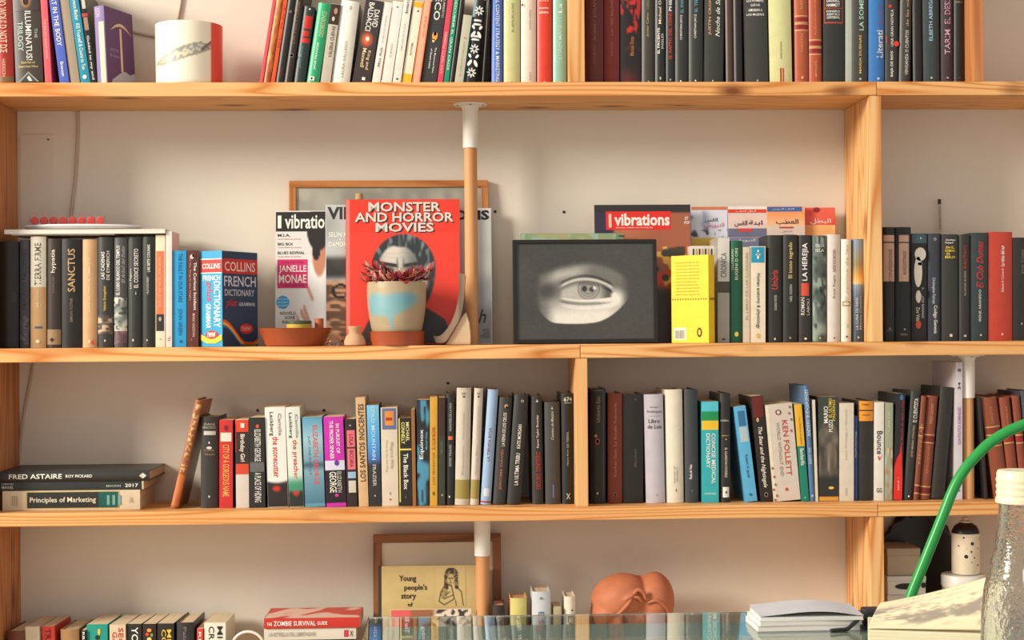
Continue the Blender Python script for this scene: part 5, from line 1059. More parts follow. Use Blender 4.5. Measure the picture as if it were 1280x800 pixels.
# red hardback with a portrait
def portrait(u, v):   # generic man, dark swept hair; None outside
    x, y = (u - .54), (v - .45)
    return x, y
rb = Flat('hardback_book', 'large red film book facing front behind the potted plant', 'book', 432.5, 576, 250.5, Z2, -.097, 4.6, .020)
rb.slab((226, 60, 42), (210, 196, 170))
rb.rect(433, 437.5, 251, 430, (236, 120, 110), .0003, 'hinge_strip')
def face_fn(u, v):
    px, py = 437.5 + 138 * u, 292 + 138.5 * v
    c = (226, 60, 42)
    edge = 384 + max(0, px - 530) * .62 + max(0, px - 556) * 1.6 + max(0, 470 - px) * 1.9
    c = mx(c, (50, 47, 46), sm(edge - 1, edge + 2, py))
    hr = math.hypot((px - 505) / 40.0, (py - 337) / (43.0 if py < 337 else 62.0))
    streak = vn((px - 505) * .35 + 4, (py - 290) * .10 + abs(px - 505) * .05)
    hair = mx((44, 50, 52), (128, 146, 150), sm(.62, .9, streak) * .8)
    c = mx(c, hair, sm(1.02, .97, hr))
    fxc = (px - 498) / 29.0; fyc = (py - 350) / (44.0 if py < 350 else 60.0)
    peak = 4.0 * math.exp(-((px - 500) / 7.0) ** 2)
    rf = math.hypot(fxc, fyc) + peak * .02 * sm(330, 305, py)
    lit = mx((214, 206, 190), (112, 116, 112), sm(.15, 1.0, abs(fxc + .25)))
    lit = mx(lit, (150, 146, 136), .25 * sm(1.4, .3, abs((py - 317) - 2 * math.sin((px - 480) * .12))) + .2 * sm(1.2, .2, abs((py - 322.5) - 1.5 * math.sin((px - 482) * .13))))
    for cx_, sg in ((485, -1), (517, 1)):
        by = 332 - sg * (px - cx_) * .16
        lit = mx(lit, (46, 44, 42), sm(3.4, 1.2, abs(py - by)) * sm(15, 10, abs(px - cx_)))
        lit = mx(lit, (84, 80, 74), sm(9, 3, math.hypot((px - cx_) * .7, (py - 339) * 1.4)))
        lit = mx(lit, (30, 28, 28), sm(3.0, 1.6, math.hypot(px - cx_, (py - 340) * 1.1)))
        lit = mx(lit, (110, 104, 96), sm(2.0, .5, abs(px - (501 + sg * 4))) * sm(321, 329, py) * sm(342, 336, py) * .7)
    lit = mx(lit, (110, 106, 98), sm(3.5, 1, abs(px - 508)) * sm(345, 352, py) * .7)
    c = mx(c, lit, sm(1.02, .93, rf))
    ear = math.hypot((px - 531) / 6.0, (py - 354) / 12.0)
    return mx(c, mx((170, 168, 158), (90, 90, 86), sm(.3, .8, ear)), sm(1.05, .9, ear))
rb.pic(437.5, 575.5, 292, 430.5, 110, 104, lambda u, v: face_fn(u * 1.0, v), .0004, 'printed_portrait')
for k, (s_, x0, x1, y0, y1) in enumerate((('MONSTER', 461, 552, 254, 266), ('AND HORROR', 444, 568, 267, 279), ('MOVIES', 470, 543, 280, 291.5))):
    rb.text(s_, x0 + 1.2, x1 + 1.2, y0 + 1.2, y1 + 1.2, (60, 40, 40), .0008, .026); rb.text(s_, x0, x1, y0, y1, (214, 208, 196), .0013, .022)

ck = lathe('cork', [(.0085, 0), (.009, .003), (.0086, .011), (.008, .0135), (0, .0135)], M((176, 148, 104), .8, 'cloth', .35), None, 20, (WX(448, 245, -.09), -.097 + rb.h * math.sin(math.radians(4.6)) + .010, Z2 + rb.h * math.cos(math.radians(4.6)) + .0030))
tag(ck, 'small cork stopper standing on the red hardback', 'cork')

# ------------------------------------------------------------------ pots and small things on the second shelf
yp = -.168; xp = WX(496, 400, yp); SCL = WX(497, 400, yp) - WX(496, 400, yp)
def zc(py, y=yp, px=496): return WZ(px, py, y) - Z2
TERRA = M((196, 96, 54), .55, 'clay', .2)
GLAZED = M((160, 76, 44), .28, 'clay', .12)
sau = lathe('saucer', [(.0, .0006), (34 * SCL, .0006), (34.5 * SCL, zc(416)), (35.5 * SCL, zc(414)), (34 * SCL, zc(414)), (33 * SCL, .008), (0, .008)], GLAZED, None, 48, (xp, yp, Z2))
tag(sau, 'glazed terracotta saucer under the blue-dripped pot', 'saucer')
prof = []
for (w, py) in ((30, 417), (31.5, 412), (34, 400), (36, 385), (37, 370), (37, 360), (36.5, 354), (36, 352.5), (33, 352.5), (32.5, 362)): prof.append((w * SCL, zc(py)))
pot = thing('plant_pot', 'beige stoneware pot with blue drip glaze before the red hardback', 'plant pot', (xp, yp, Z2))
z_off = .0085 - prof[0][1]
n = 120; v, f, cols = [], [], []; dense = []
for (a, b_) in zip(prof, prof[1:]):
    for k in range(6): dense.append((a[0] + (b_[0] - a[0]) * k / 6, a[1] + (b_[1] - a[1]) * k / 6))
dense.append(prof[-1]); dense = [(.0001, prof[0][1])] + dense; ztop = max(p[1] for p in prof)
dense = [(r, max(z, .0085)) for r, z in dense]
for (r, z) in dense:
    for i in range(n):
        an = 2 * math.pi * i / n; v.append((r * math.cos(an), r * math.sin(an), z))
        aa = math.degrees(math.atan2(math.cos(an), -math.sin(an))); h = (z - .0085) / (ztop - .0085)
        edge = .44 + .16 * sm(-5, 40, aa) + .08 * (vn(aa / 14.0 + 9, 3) - .5) - .26 * math.exp(-((aa + 10) / 4.5) ** 2) + .1 * sm(-50, -70, aa)
        up_e = .84 - .10 * vn(aa / 22.0 + 9, 8)
        blue = sm(edge - .05, edge + .04, h) * sm(up_e + .05, up_e - .06, h) * sm(-75, -55, aa) * sm(62, 30, aa)
        c = mx((178, 158, 126), (166, 146, 114), vn(aa / 20.0, h * 5)); cols.append(lin(mx(c, mx((92, 156, 176), (126, 178, 188), vn(aa / 25.0 + 3, h * 4)), blue * .85)))
for j in range(len(dense) - 1):
    for i in range(n): f.append((j * n + i, j * n + (i + 1) % n, (j + 1) * n + (i + 1) % n, (j + 1) * n + i))
me = mesh_from('pot_body', v, f, 40); at = me.color_attributes.new('printed', 'FLOAT_COLOR', 'POINT')
for i, c in enumerate(cols): at.data[i].color = c
add('pot_body', me, pot, print_mat())
lathe('soil', [(0, zc(357)), (32.2 * SCL, zc(358))], M((70, 52, 40), .9, 'cloth', .4), pot, 32)
plant = thing('succulent', 'reddish trailing succulent growing in the blue-dripped pot', 'plant', (xp, yp, Z2 + zc(357)))
random.seed(21); LEAF = [M((178, 60, 68), .5, 'leaf', .3), M((146, 52, 66), .5, 'leaf', .3), M((214, 150, 128), .5, 'leaf', .3), M((112, 92, 70), .5, 'leaf', .3)]
FL = lambda p: (p[0], p[1] * .62 if p[1] > 0 else p[1], p[2])
def leaf_mesh(L_, w_):
    v = [(0, 0, 0)]; n_ = 5
    for k in range(1, n_):
        t_ = k / n_; ww = w_ * math.sin(math.pi * t_ ** .8); zz = .25 * L_ * t_ * t_
        v += [(L_ * t_, -ww, zz), (L_ * t_, 0, zz - .25 * ww), (L_ * t_, ww, zz)]
    v.append((L_, 0, .25 * L_)); f = [(0, 2, 1), (0, 3, 2)]
    for k in range(n_ - 2):
        b_ = 1 + 3 * k; f += [(b_, b_ + 1, b_ + 4, b_ + 3), (b_ + 1, b_ + 2, b_ + 5, b_ + 4)]
    l = len(v) - 1; f += [(l - 3, l - 2, l), (l - 2, l - 1, l)]
    return mesh_from('leaf', v, f, 60)
lms = [[leaf_mesh(.026, .0046) for m_ in LEAF], [leaf_mesh(.020, .0056) for m_ in LEAF]]
for group_ in lms:
    for me, m_ in zip(group_, LEAF): me.materials.append(m_)
for k in range(17):
    a = random.uniform(0, 2 * math.pi) if k > 5 else math.radians((180, 172, 200, 350, 20, 190)[k])
    rad = random.uniform(.03, .068) if k > 5 else random.uniform(.058, .074)
    h1 = random.uniform(.010, .044) if abs(math.cos(a)) > .6 else random.uniform(.006, .02)
    pts = smooth_path([(.3 * rad * math.cos(a), .3 * rad * math.sin(a), -.002), (.6 * rad * math.cos(a + .2), .6 * rad * math.sin(a + .2), h1 * .8), (rad * math.cos(a), rad * math.sin(a), h1)], 4); pts = [Vector(FL(p)) for p in pts]
    tube('stem', pts, [.0024 - .0011 * i / len(pts) for i in range(len(pts))], LEAF[k % 2], plant, 6)
    for q in range(5):
        p = pts[3 + q] if 3 + q < len(pts) else pts[-1]
        o = add('leaf', lms[q % 2][random.choice((0, 0, 1, 1, 2, 3))], plant); o.location = p
        o.rotation_euler = (random.uniform(-.6, .6), random.uniform(-1.0, .5), a + random.uniform(-1.3, 1.3))
for k in range(12):
    a = math.radians(188 + 14.5 * k + random.uniform(-5, 5)); rad = random.uniform(.056, .072); h1 = random.uniform(-.004, .026)
    pts = smooth_path([(.4 * rad * math.cos(a), .4 * rad * math.sin(a), -.002), (.75 * rad * math.cos(a + .15), .75 * rad * math.sin(a + .15), .014 + h1 * .5), (rad * math.cos(a), rad * math.sin(a), .006 + h1)], 4)
    tube('stem', pts, [.0026 - .0012 * i / len(pts) for i in range(len(pts))], LEAF[k % 3], plant, 6)
    for q in range(5):
        o = add('leaf', lms[q % 2][random.choice((0, 1, 2, 2, 0))], plant); o.location = pts[4 + q]
        o.rotation_euler = (random.uniform(-.6, .6), random.uniform(-1.0, .3), a + random.uniform(-1.3, 1.3))
for k in range(46):
    a, rr_ = random.uniform(0, 6.28), random.uniform(0, .058)
    o = add('leaf', lms[k % 2][random.choice((0, 0, 1, 1, 2, 3))], plant); o.location = FL((rr_ * math.cos(a), rr_ * math.sin(a), random.uniform(.002, .016)))
    o.rotation_euler = (random.uniform(-.8, .8), random.uniform(-1.3, -.1), random.uniform(0, 6.28))

# small clay bottle, glass knob, dish and what lies in it
y_ = -.192; xb_ = WX(443.5, 420, y_)
jar = lathe('clay_bottle', [(.012, .0004), (.0235, .002), (.0238, .009), (.0185, .021), (.0135, .026), (.0130, .033), (.0150, .038), (.0152, .0425), (.0115, .0425), (.0105, .03), (0, .028)], M((206, 158, 118), .75, 'clay', .25), None, 32, (xb_, y_, Z2))
tag(jar, 'small squat unglazed clay bottle beside the saucer', 'bottle')
kn = lathe('glass_paperweight', [(.010, .0004), (.0175, .002), (.0185, .009), (.015, .017), (.008, .0215), (0, .0225)], glass_mat('smoky_glass', (.93, .9, .87, 1), .08), None, 28, (WX(417.5, 424, y_), y_, Z2))
tag(kn, 'clear glass paperweight between the dish and clay bottle', 'paperweight')
yd = -.158; xd = WX(368.5, 420, yd); s_ = WX(369.5, 420, yd) - WX(368.5, 420, yd)
rimz = zc(410, yd, 368)
dish = lathe('terracotta_dish', [(0, .0005), (34 * s_, .0005), (36 * s_, .002), (45.5 * s_, rimz - .002), (46.6 * s_, rimz), (45 * s_, rimz), (34 * s_, .006), (0, .005)], GLAZED, None, 56, (xd, yd, Z2))
tag(dish, 'shallow glazed terracotta dish before the white magazine', 'dish')
zj = zc(400.5, yd, 373)
pill = thing('round_tin', 'small yellow and green round tin in the terracotta dish', 'tin', (WX(373.5, 405, yd - .01), yd - .01, Z2 + .0062))
lathe('tin_body', [(.0255, 0), (.0265, .002), (.0265, zj - .014), (0, zj - .0138)], M((204, 170, 66), .4), pill, 32)
lathe('tin_lid', [(.0278, zj - .0136), (.0278, zj - .0080), (.026, zj - .0066), (0, zj - .0062)], M((70, 84, 60), .4), pill, 32)
vz = lathe('small_jar', [(.0085, 0), (.0125, .004), (.0128, .022), (.0095, .028), (.0098, zc(398, yd, 399) - .0064), (.007, zc(398, yd, 399) - .0064), (0, .024)], M((178, 92, 48), .4, 'clay', .2), None, 24, (WX(399, 405, yd + .01), yd + .01, Z2 + .0064))
tag(vz, 'tiny brown clay jar in the terracotta dish', 'jar')

# carved driftwood bookend
def extrude_poly(name, pts, y0, y1, mat, parent=None, loc=(0, 0, 0), bevel=.0015):
    bm = bmesh.new(); a = [bm.verts.new((x, y0, z)) for x, z in pts]; f = bm.faces.new(a)
    r = bmesh.ops.extrude_face_region(bm, geom=[f]); vs = [e for e in r['geom'] if isinstance(e, bmesh.types.BMVert)]
    for v_ in vs: v_.co.y = y1
    bmesh.ops.recalc_face_normals(bm, faces=list(bm.faces))
    if bevel: bmesh.ops.bevel(bm, geom=[e for e in bm.edges if e.calc_face_angle(0) > .9], offset=bevel, segments=2, affect='EDGES')
    me = bpy.data.meshes.new(name); bm.to_mesh(me); bm.free()
    for p in me.polygons: p.use_smooth = True
    me.set_sharp_from_angle(angle=math.radians(40))
    o = add(name, me, parent, mat); o.location = loc; return o
yk = -.155
zlow = min(WZ(550, 431, yk), Z2 + .0006)
def wp(pts, y): 
    x0_ = WX(565, 425, y); out = []
    for px, py in pts:
        x, z = W(px, py, y); out.append((x - x0_, max(z - Z2, .0006)))
    return out
bkend = thing('wooden_bookend', 'curved grey driftwood carving with pale wedge beside the pole', 'carving', (WX(565, 425, yk), yk, Z2))
GREYWOOD = wood_mat('driftwood', 2, (178, 154, 132), (126, 104, 86), 7, False)
PALEWOOD = wood_mat('pale_wedge', 0, (222, 194, 158), (198, 166, 128), 5, False)
strip_l = smooth_path([(573, 341, 0), (573.5, 362, 0), (570, 386, 0), (562, 406, 0), (551, 419, 0), (541.5, 420, 0)], 5); strip_r = smooth_path([(545, 429, 0), (557, 427.5, 0), (567, 413, 0), (576, 396, 0), (580, 374, 0), (582.5, 344, 0)], 5)
extrude_poly('curved_blade', wp([(p.x, p.y) for p in strip_l] + [(p.x, p.y) for p in strip_r], yk), -.022, .016, GREYWOOD, bkend)
extrude_poly('wedge', wp([(556.8, 431.5), (567.5, 414), (576.5, 397), (582.5, 390), (587, 404), (588.5, 418), (588.5, 431.5)], yk), -.014, .012, PALEWOOD, bkend)

# ------------------------------------------------------------------ eye drawing, notebook and magazines to its right
def eye(u, v):
    g = 64 + 8 * (vn(u * 3, v * 3) - .5)
    x, y = u, v
    top = .20 + 1.9 * (u - .52) ** 2 if u > .52 else .20 + .9 * (u - .52) ** 2     # brow outline
    bot = .84 - .55 * (u - .42) ** 2 - 2.4 * max(0, u - .55) ** 2 - 8 * max(0, .28 - u) ** 2
    inside = sm(.13, .19, u) * sm(.84, .74, u) * sm(top - .03, top + .05, v) * sm(bot + .008, bot - .008, v)
    body = 84 + 22 * sm(.2, .5, vn(u * 5, v * 4))
    body += 62 * sm(.10, .0, abs(v - (.30 - .30 * (u - .42)))) * sm(.22, .05, abs(u - .36))        # brow bone
    body += 115 * sm(.46, .78, v + .10 * (u - .4)) * sm(.16, .3, u)                                  # cheek
    body += 70 * sm(.13, .03, math.hypot((u - .70) * .9, v - .56))
    body -= 40 * sm(.10, .02, math.hypot((u - .22), (v - .50) * .8))
    g = g + (body - g) * inside
    upl = .395 + 2.3 * (u - .50) ** 2; lol = .585 - .95 * (u - .50) ** 2 + .10 * max(0, u - .56)
    fold = upl - .055
    w = sm(.30, .345, u) * sm(.715, .68, u)
    g -= w * 44 * sm(.020, .006, abs(v - fold)); g += w * 84 * sm(.022, .006, abs(v - (upl - .022)))
    ins = w * sm(upl, upl + .018, v) * sm(lol + .008, lol - .008, v)
    ball = 176 - 96 * sm(.58, .68, u) - 56 * sm(upl + .06, upl, v)
    ir = math.hypot((u - .525) * 1.38, v - .478)
    ball = ball - 46 * sm(.014, .004, abs(ir - .105)) - 26 * sm(.105, .07, ir)
    for k in range(2): ball -= 26 * sm(.010, .003, abs(ir - (.05 + .028 * k)))
    ball -= 96 * sm(.036, .020, math.hypot((u - .495) * 1.38, v - .475)); ball -= 90 * sm(.034, .02, math.hypot((u - .548) * 1.38, v - .48)); ball += 130 * sm(.024, .010, math.hypot((u - .566) * 1.38, v - .468))
    g = g + (ball - g) * ins
    g += w * 70 * sm(.018, .004, abs(v - lol - .014)); g -= w * 46 * sm(.016, .004, abs(v - lol - .050)); g += w * 24 * sm(.03, .01, abs(v - lol - .085))
    g += 70 * sm(.04, .0, math.hypot((u - .705), (v - .545)))
    g += 7 * (vn(u * 60, v * 44) - .5)
    g = max(38, min(222, g)); return (g, g * .985, g * .93)
ef = Flat('framed_picture', 'black-framed charcoal drawing of one eye in front of the magazine', 'picture', 642, 823, 300.5, Z2, -.150, 5.0, .016)
BLK = M((30, 27, 25), .3)
frame_parts(ef, .0085, .016, BLK, BLK, (70, 68, 62), .003)
picture(ef.root, .0085, ef.w - .0085, .0085, ef.h - .0085, 170, 124, eye, 'drawing', -.0036)
nb = Flat('notebook', 'green ring-bound notebook peeping over the eye drawing', 'notebook', 652, 781, 292.5, Z2, -.118, 5.0, .008)
nb.slab((116, 140, 104)); nb.pic(653, 772, 293, 330, 40, 12, lambda u, v: mx(mx((120, 146, 110), (170, 160, 110), vn(u * 9, v * 3)), (150, 176, 150), sm(.6, .8, vn(u * 14 + 4, v * 4))))
WIRE = M((170, 166, 158), .3, 'metal', .1)
for k in range(16):
    z = nb.h - .006 - k * .013; pts = [(nb.w - .010 + .008 * (1 + math.cos(a)) - .002, .004 + .0075 * math.sin(a), z) for a in [i * math.pi * 2 / 10 for i in range(11)]]
    tube('binding_ring', pts, .0011, WIRE, nb.root, 6)
def fruit(u, v):
    c = mx((186, 112, 76), (150, 84, 56), vn(u * 3, v * 5) * .7 + u * .3)
    c = mx(c, (46, 40, 62), sm(.22, .17, u) * sm(.34, .3, v)); c = mx(c, (40, 36, 36), sm(.065, .045, v))
    if v > .3:
        n_ = vn(u * 7 + 2, v * 11); m2 = vn(u * 15, v * 22 + 7)
        c = mx(c, (214, 66, 36), sm(.42, .55, n_)); c = mx(c, (232, 176, 76), sm(.58, .7, m2)); c = mx(c, (60, 56, 40), sm(.62, .72, vn(u * 11 + 5, v * 17)))
    return mx(c, (52, 36, 28), sm(.56, .66, v + .06 * vn(u * 6, 3)))
vm = Flat('magazine', 'music magazine with red title block behind the eye drawing', 'magazine', 745, 866, 256.5, Z2, -.088, 4.0, .005, 'music magazines on the second shelf')
vm.slab((70, 58, 56)); vm.pic(745.5, 865.5, 257, 430, 80, 110, fruit)
vm.rect(759.5, 841, 265, 288, (220, 44, 34), .0006, 'title_block'); vm.rect(763, 766.5, 268, 285, (240, 190, 176), .0009, 'title_block')
vm.text('vibrations', 770, 839.5, 267.5, 283, (240, 226, 214), .0010, .03); vm.text('SPECIAL AMERICAS MUSIQUES', 772, 818, 284.6, 286.4, (240, 226, 214), .0010, 0); vm.text('ET', 859, 863, 272, 276, WH); vm.text('POP', 858, 865, 277.5, 281, WH)

# Arabic-titled booklets at the back (joined letter forms, already in visual order)
def ar(codes): return ''.join(chr(c) for c in codes)
A_DERVISH = ar([0xFEB6, 0xFBFF, 0xFEED, 0xFEAD, 0xFEAA, 0xFEDF, 0xFE8D]); A_PRIEST = ar([0xFEB2, 0xFED8, 0xFEDF, 0xFE8D]); A_DAUGHTER = ar([0xFE94, 0xFEE8, 0xFE91, 0xFE8D]); A_HARM = ar([0xFE90, 0xFEC4, 0xFECC, 0xFEDF, 0xFE8D]); A_HERO = ar([0xFEDE, 0xFEC4, 0xFE92, 0xFEDF, 0xFE8D])
GRP = 'booklets with Arabic titles behind the books'
am = Flat('booklet', 'pale blue Arabic booklet next to the music magazine with red title', 'booklet', 818, 911.5, 258.5, Z2, -.046, 2.0, .004, GRP)
am.slab((214, 216, 224)); am.rect(866, 911, 259, 263, (206, 120, 80)); am.pic(865.5, 911.2, 264, 297, 26, 20, lambda u, v: mx(mx((212, 216, 228), (110, 130, 190), sm(.5, .75, vn(u * 5, v * 4)) * sm(.6, .1, u)), (60, 60, 70), sm(.72, .8, vn(u * 9 + 4, v * 8)) * sm(.5, .9, v)))
am.text(A_DERVISH, 882, 907, 279, 286, (206, 96, 130)); am.text(A_PRIEST, 883, 899, 273, 279, (40, 40, 44)); am.rect(866, 911, 298, 431, (226, 186, 76), .0005)
am = Flat('booklet', 'pink Arabic booklet with red band, second from music magazine', 'booklet', 912, 1000, 258, Z2, -.046, 2.0, .004, GRP)
am.slab((226, 200, 190)); am.rect(912.3, 961, 258.5, 262, (230, 226, 220)); am.rect(912.3, 961, 262, 266.5, (214, 70, 50)); am.text(A_HARM + ' ' + A_HERO, 922, 947, 263, 266, WH, .001, 0)
am.text(A_DAUGHTER, 938, 955, 276, 283, (80, 40, 34)); am.text(A_PRIEST, 920, 936, 276, 284, (80, 40, 34)); am.rect(912.3, 961, 286, 297, (110, 112, 136)); am.rect(925, 942, 286, 290, (214, 66, 60), .0007); am.rect(912.3, 961, 297.5, 340, (120, 124, 150)); am.text(A_DERVISH, 921, 946, 299, 303, (226, 226, 230), .001)
am = Flat('booklet', 'orange Arabic booklet with blue head, third from music magazine', 'booklet', 961, 1008.5, 258.5, Z2, -.052, 2.0, .004, GRP)
am.slab((232, 176, 132)); am.rect(961.3, 1005, 259, 265, (70, 100, 160)); am.text(A_DERVISH + ' ' + A_HARM, 968, 995, 260.5, 263, (226, 230, 240), .001, 0); am.pic(961.3, 1008.2, 265.5, 283, 12, 8, lambda u, v: mx((236, 150, 90), (232, 190, 150), v)); am.rect(961.3, 1008.2, 283, 297, (214, 200, 186))
am.text(A_HARM, 972, 1000, 274.5, 282, (70, 40, 30), .001); am.rect(976, 994, 284, 286, (196, 60, 44), .0009); am.text(A_HERO, 979, 992, 289, 291, (130, 110, 100), .001, 0)
am = Flat('booklet', 'red and orange Arabic booklet nearest the right upright', 'booklet', 955, 1046.5, 260, Z2, -.038, 2.0, .004, GRP)
am.slab((226, 140, 100)); am.pic(1003, 1046.2, 260.5, 282, 16, 10, lambda u, v: mx((214, 62, 52), (226, 110, 90), vn(u * 4, v * 3))); am.pic(1003, 1046.2, 282, 300, 16, 8, lambda u, v: mx((232, 150, 80), (236, 190, 130), vn(u * 4, v * 3)))
am.text(A_HERO, 1015, 1041, 274, 281, (240, 220, 210), .001); poly(am.root, ellipse(am.X(1023), am.Z(263), .008, .006), (140, 40, 44), 'printed_badge', .0008)

# bookmark stick and the cyan book behind the right row
st = thing('bookmark', 'slim pale bookmark stick with dark tip behind the black book', 'bookmark', (WX(1180.5, 300, -.03), -.016, Z2 + .0004), None, (0, -.02, 0))
hh = WZ(1178, 249, -.016) - Z2
box('stick', -.0035, .0035, -.0012, .0012, 0, hh - .012, M((190, 176, 146)), st); box('tip', -.0035, .0035, -.0012, .0012, hh - .012, hh, M((44, 38, 34)), st)
letter(st, 'REAL BIBLIOTECA', 'u', -.002, .002, hh - .07, hh - .016, (120, 106, 84), name='stick_lettering', eps=.0015)

# ------------------------------------------------------------------ lowest shelf
fr = Flat('framed_picture', 'walnut-framed blank cream picture on the lowest shelf behind the pole', 'picture', 467, 628, 669, Z4, -.070, 4.5, .022)
frame_parts(fr, .0185, .024, DARKFRAME_X, DARKFRAME_Z, (214, 198, 166), .006)
picture(fr.root, .0185, fr.w - .0185, .0185, fr.h - .0185, 24, 24, lambda u, v: mx((228, 214, 186), (214, 198, 168), vn(u * 4, v * 5)), 'blank_print', -.0068)
yb_ = Flat('hardback_book', 'tan book with ink drawing of a seated person, before the walnut frame', 'book', 477.5, 611, 708, Z4, -.106, 4.5, .016)
yb_.slab((206, 182, 124), (60, 54, 46))
box('spine', -.007, -.0002, 0, .016, 0, yb_.h, M((60, 54, 46)), yb_.root)
for s_, x0, x1, y0, y1 in (('Young', 499.5, 521, 720, 729.5), ('people\'s', 506, 534.5, 731.5, 740.5), ('story', 502, 520.5, 743, 751.5), ('of', 510, 516.5, 754, 759), ('architecture', 500, 545, 764, 773)): yb_.text(s_, x0, x1, y0, y1, (50, 42, 30), bold=.02)
def seated(u, v):     # ink drawing: long-haired person, chin on hand, arms crossed below
    d = 0.0
    def seg(x0, y0, x1, y1, w):
        q = max(0, min(1, ((u - x0) * (x1 - x0) + (v - y0) * (y1 - y0)) / ((x1 - x0) ** 2 + (y1 - y0) ** 2 + 1e-9)))
        return sm(w + .02, w - .01, math.hypot(u - x0 - q * (x1 - x0), (v - y0 - q * (y1 - y0)) * 1.3))
    hatch = .45 + .55 * sm(.35, .6, vn(u * 16, v * 30))
    hair = sm(1.05, .95, math.hypot((u - .52) / .24, (v - .20) / .21)); hair = max(hair, seg(.36, .25, .34, .52, .07), seg(.68, .22, .70, .50, .06))
    face = sm(1.05, .9, math.hypot((u - .50) / .12, (v - .30) / .15)); d = hair * hatch * (1 - .9 * face)
    d = max(d, seg(.42, .27, .48, .27, .012), seg(.53, .27, .58, .27, .012), seg(.49, .29, .48, .35, .006), seg(.46, .39, .52, .39, .008))
    for w in ((.30, .45, .16, .62, .014), (.16, .62, .10, .86, .014), (.10, .86, .28, .95, .014), (.28, .95, .62, .80, .014), (.62, .80, .52, .46, .014), (.70, .50, .86, .62, .014), (.86, .62, .92, .96, .012), (.30, .72, .46, .62, .012), (.52, .46, .44, .44, .02), (.28, .80, .58, .70, .01), (.66, .84, .68, .97, .010)):
        d = max(d, .85 * seg(*w))
    d = max(d, .5 * hatch * sm(1.05, .8, math.hypot((u - .27) / .13, (v - .66) / .16)))
    return mx((206, 182, 124), (58, 48, 34), min(1, d))
yb_.pic(546, 583, 711, 760, 46, 60, seated, .0005, 'printed_drawing')
mgz = Flat('magazine', 'low colourful magazine standing in front of the tan book', 'magazine', 489, 590, 762, Z4, -.155, 3.0, .004)
mgz.slab((214, 196, 170)); mgz.pic(489.5, 589.5, 762.6, 800, 70, 26, lambda u, v: mx(mx((214, 90, 90), (150, 96, 60), sm(.22, .27, u)), mx((220, 206, 186), (60, 50, 46), sm(.5, .62, vn(u * 22, v * 9 + u * 9))), sm(.5, .6, u + .1 * v)))

# row of lying books under the red survival guide
zs = Z4 + .0003; ztop_ = WZ(390, 783.3, -.17); pile = [(.040, (120, 116, 108), 'grey'), (.038, (92, 60, 48), 'brown'), (.040, (176, 168, 150), 'stone'), (None, (60, 58, 62), 'charcoal')]
zw = WZ(390, 799.5, -.17)
rest = (zw - zs) / 4
for i, (tt, c, nm) in enumerate(pile):
    lying(332, 446 - i, zs + rest * i, rest, .12, -.168 + .002 * i, c, '%s book lying %s from the bottom under the red paperback' % (nm, ORD[i]), [], [], True)
tw = ztop_ - zw
lying(330, 445, zw + .0002, tw - .003, .13, -.172, (214, 206, 190), 'cream paperback lying directly under the red paperback', [('LA ESTRELLA DEL LIBERTADOR', .05, .56, 0, .34, (150, 142, 130)), ('X', .93, .97, 0, .5, (60, 50, 60))], [(.87, .92, (190, 60, 70), -.3, .3)], False)
zz_ = WZ(390, 772, -.17)
zg = lying(330, 450, ztop_ - .0018, zz_ - ztop_ + .0016, .13, -.176, (196, 52, 44), 'red paperback with white claw streaks, topmost of the lowest pile', [('ZOMBIE SURVIVAL', .10, .54, .0, .5, WH), ('THE', .03, .085, .05, .34, WH), ('GUIDE', .555, .66, .0, .36, WH)], [], False)
zg.root.name = 'book'
o = picture(zg.root, .002, zg.H - .002, .002, .128, 60, 26, lambda u, v: mx((196, 60, 50), (222, 186, 166), sm(.55, .68, vn(u * 7 + v * 3, v * 2.5 - u * 1.5))), 'printed_streaks', .0004)
o.rotation_euler = (0, -math.pi / 2, -math.pi / 2); o.rotation_euler = Matrix(((0, 1, 0), (0, 0, 1), (1, 0, 0))).to_euler(); o.location = (-zg.t / 2, 0, 0)
# little round mirror on a stand
xm, ym = WX(310, 800, -.14), -.14; zm = WZ(310, 789, ym)
mr = thing('table_mirror', 'small round white-rimmed table mirror beside the book pile', 'mirror', (xm, ym, Z4))
lathe('foot', [(.032, .0004), (.032, .005), (.006, .012), (.004, .02)], WHITE_METAL, mr, 32)
lathe('stem', [(.004, .018), (.0035, zm - Z4 - .07)], WHITE_METAL, mr, 16)
rz_ = zm - Z4 - .036
pts = [(.035 * math.cos(a), 0, rz_ + .035 * math.sin(a)) for a in [2 * math.pi * i / 40 for i in range(41)]]
tube('rim', pts, .0032, WHITE_METAL, mr, 8)
o = lathe('mirror_glass', [(0, -.001), (.0335, -.001), (.0335, .001), (0, .001)], M((150, 130, 112), .12, 'metal', .03), mr, 40, (0, 0, rz_)); o.rotation_euler = (math.pi / 2, 0, 0)

# terracotta sculpture: two heads pressed together
CLAY = M((186, 112, 76), .6, 'clay', .25)
ys = -.125; xs = WX(790.5, 760, ys); ht = WZ(800, 715.5, ys) - Z4; sc_ = WX(791, 740, ys) - WX(790, 740, ys)
sc = thing('clay_sculpture', 'terracotta sculpture of two heads pressed together on the lowest shelf', 'sculpture', (xs, ys, Z4))
bm = bmesh.new()
def blob(cx_, cy_, cz_, rx, ry, rz, rot=0.0):
    m_ = Matrix.Translation((cx_, cy_, cz_)) @ Matrix.Rotation(rot, 4, 'Y') @ Matrix.Diagonal((rx, ry, rz, 1))
    bmesh.ops.create_icosphere(bm, subdivisions=4, radius=1, matrix=m_)
def B(px, py, dy, rx, ry, rz, rot=0.0):
    x, z = W(px, py, ys); blob(x - xs, dy, z - Z4, rx * sc_, ry, rz * sc_, rot)
B(776, 748, 0, 38, .066, 31, -.25); B(760, 766, 0, 22, .058, 28)
B(817, 752, .004, 26, .062, 37, .06); B(800, 745, .02, 24, .05, 24)
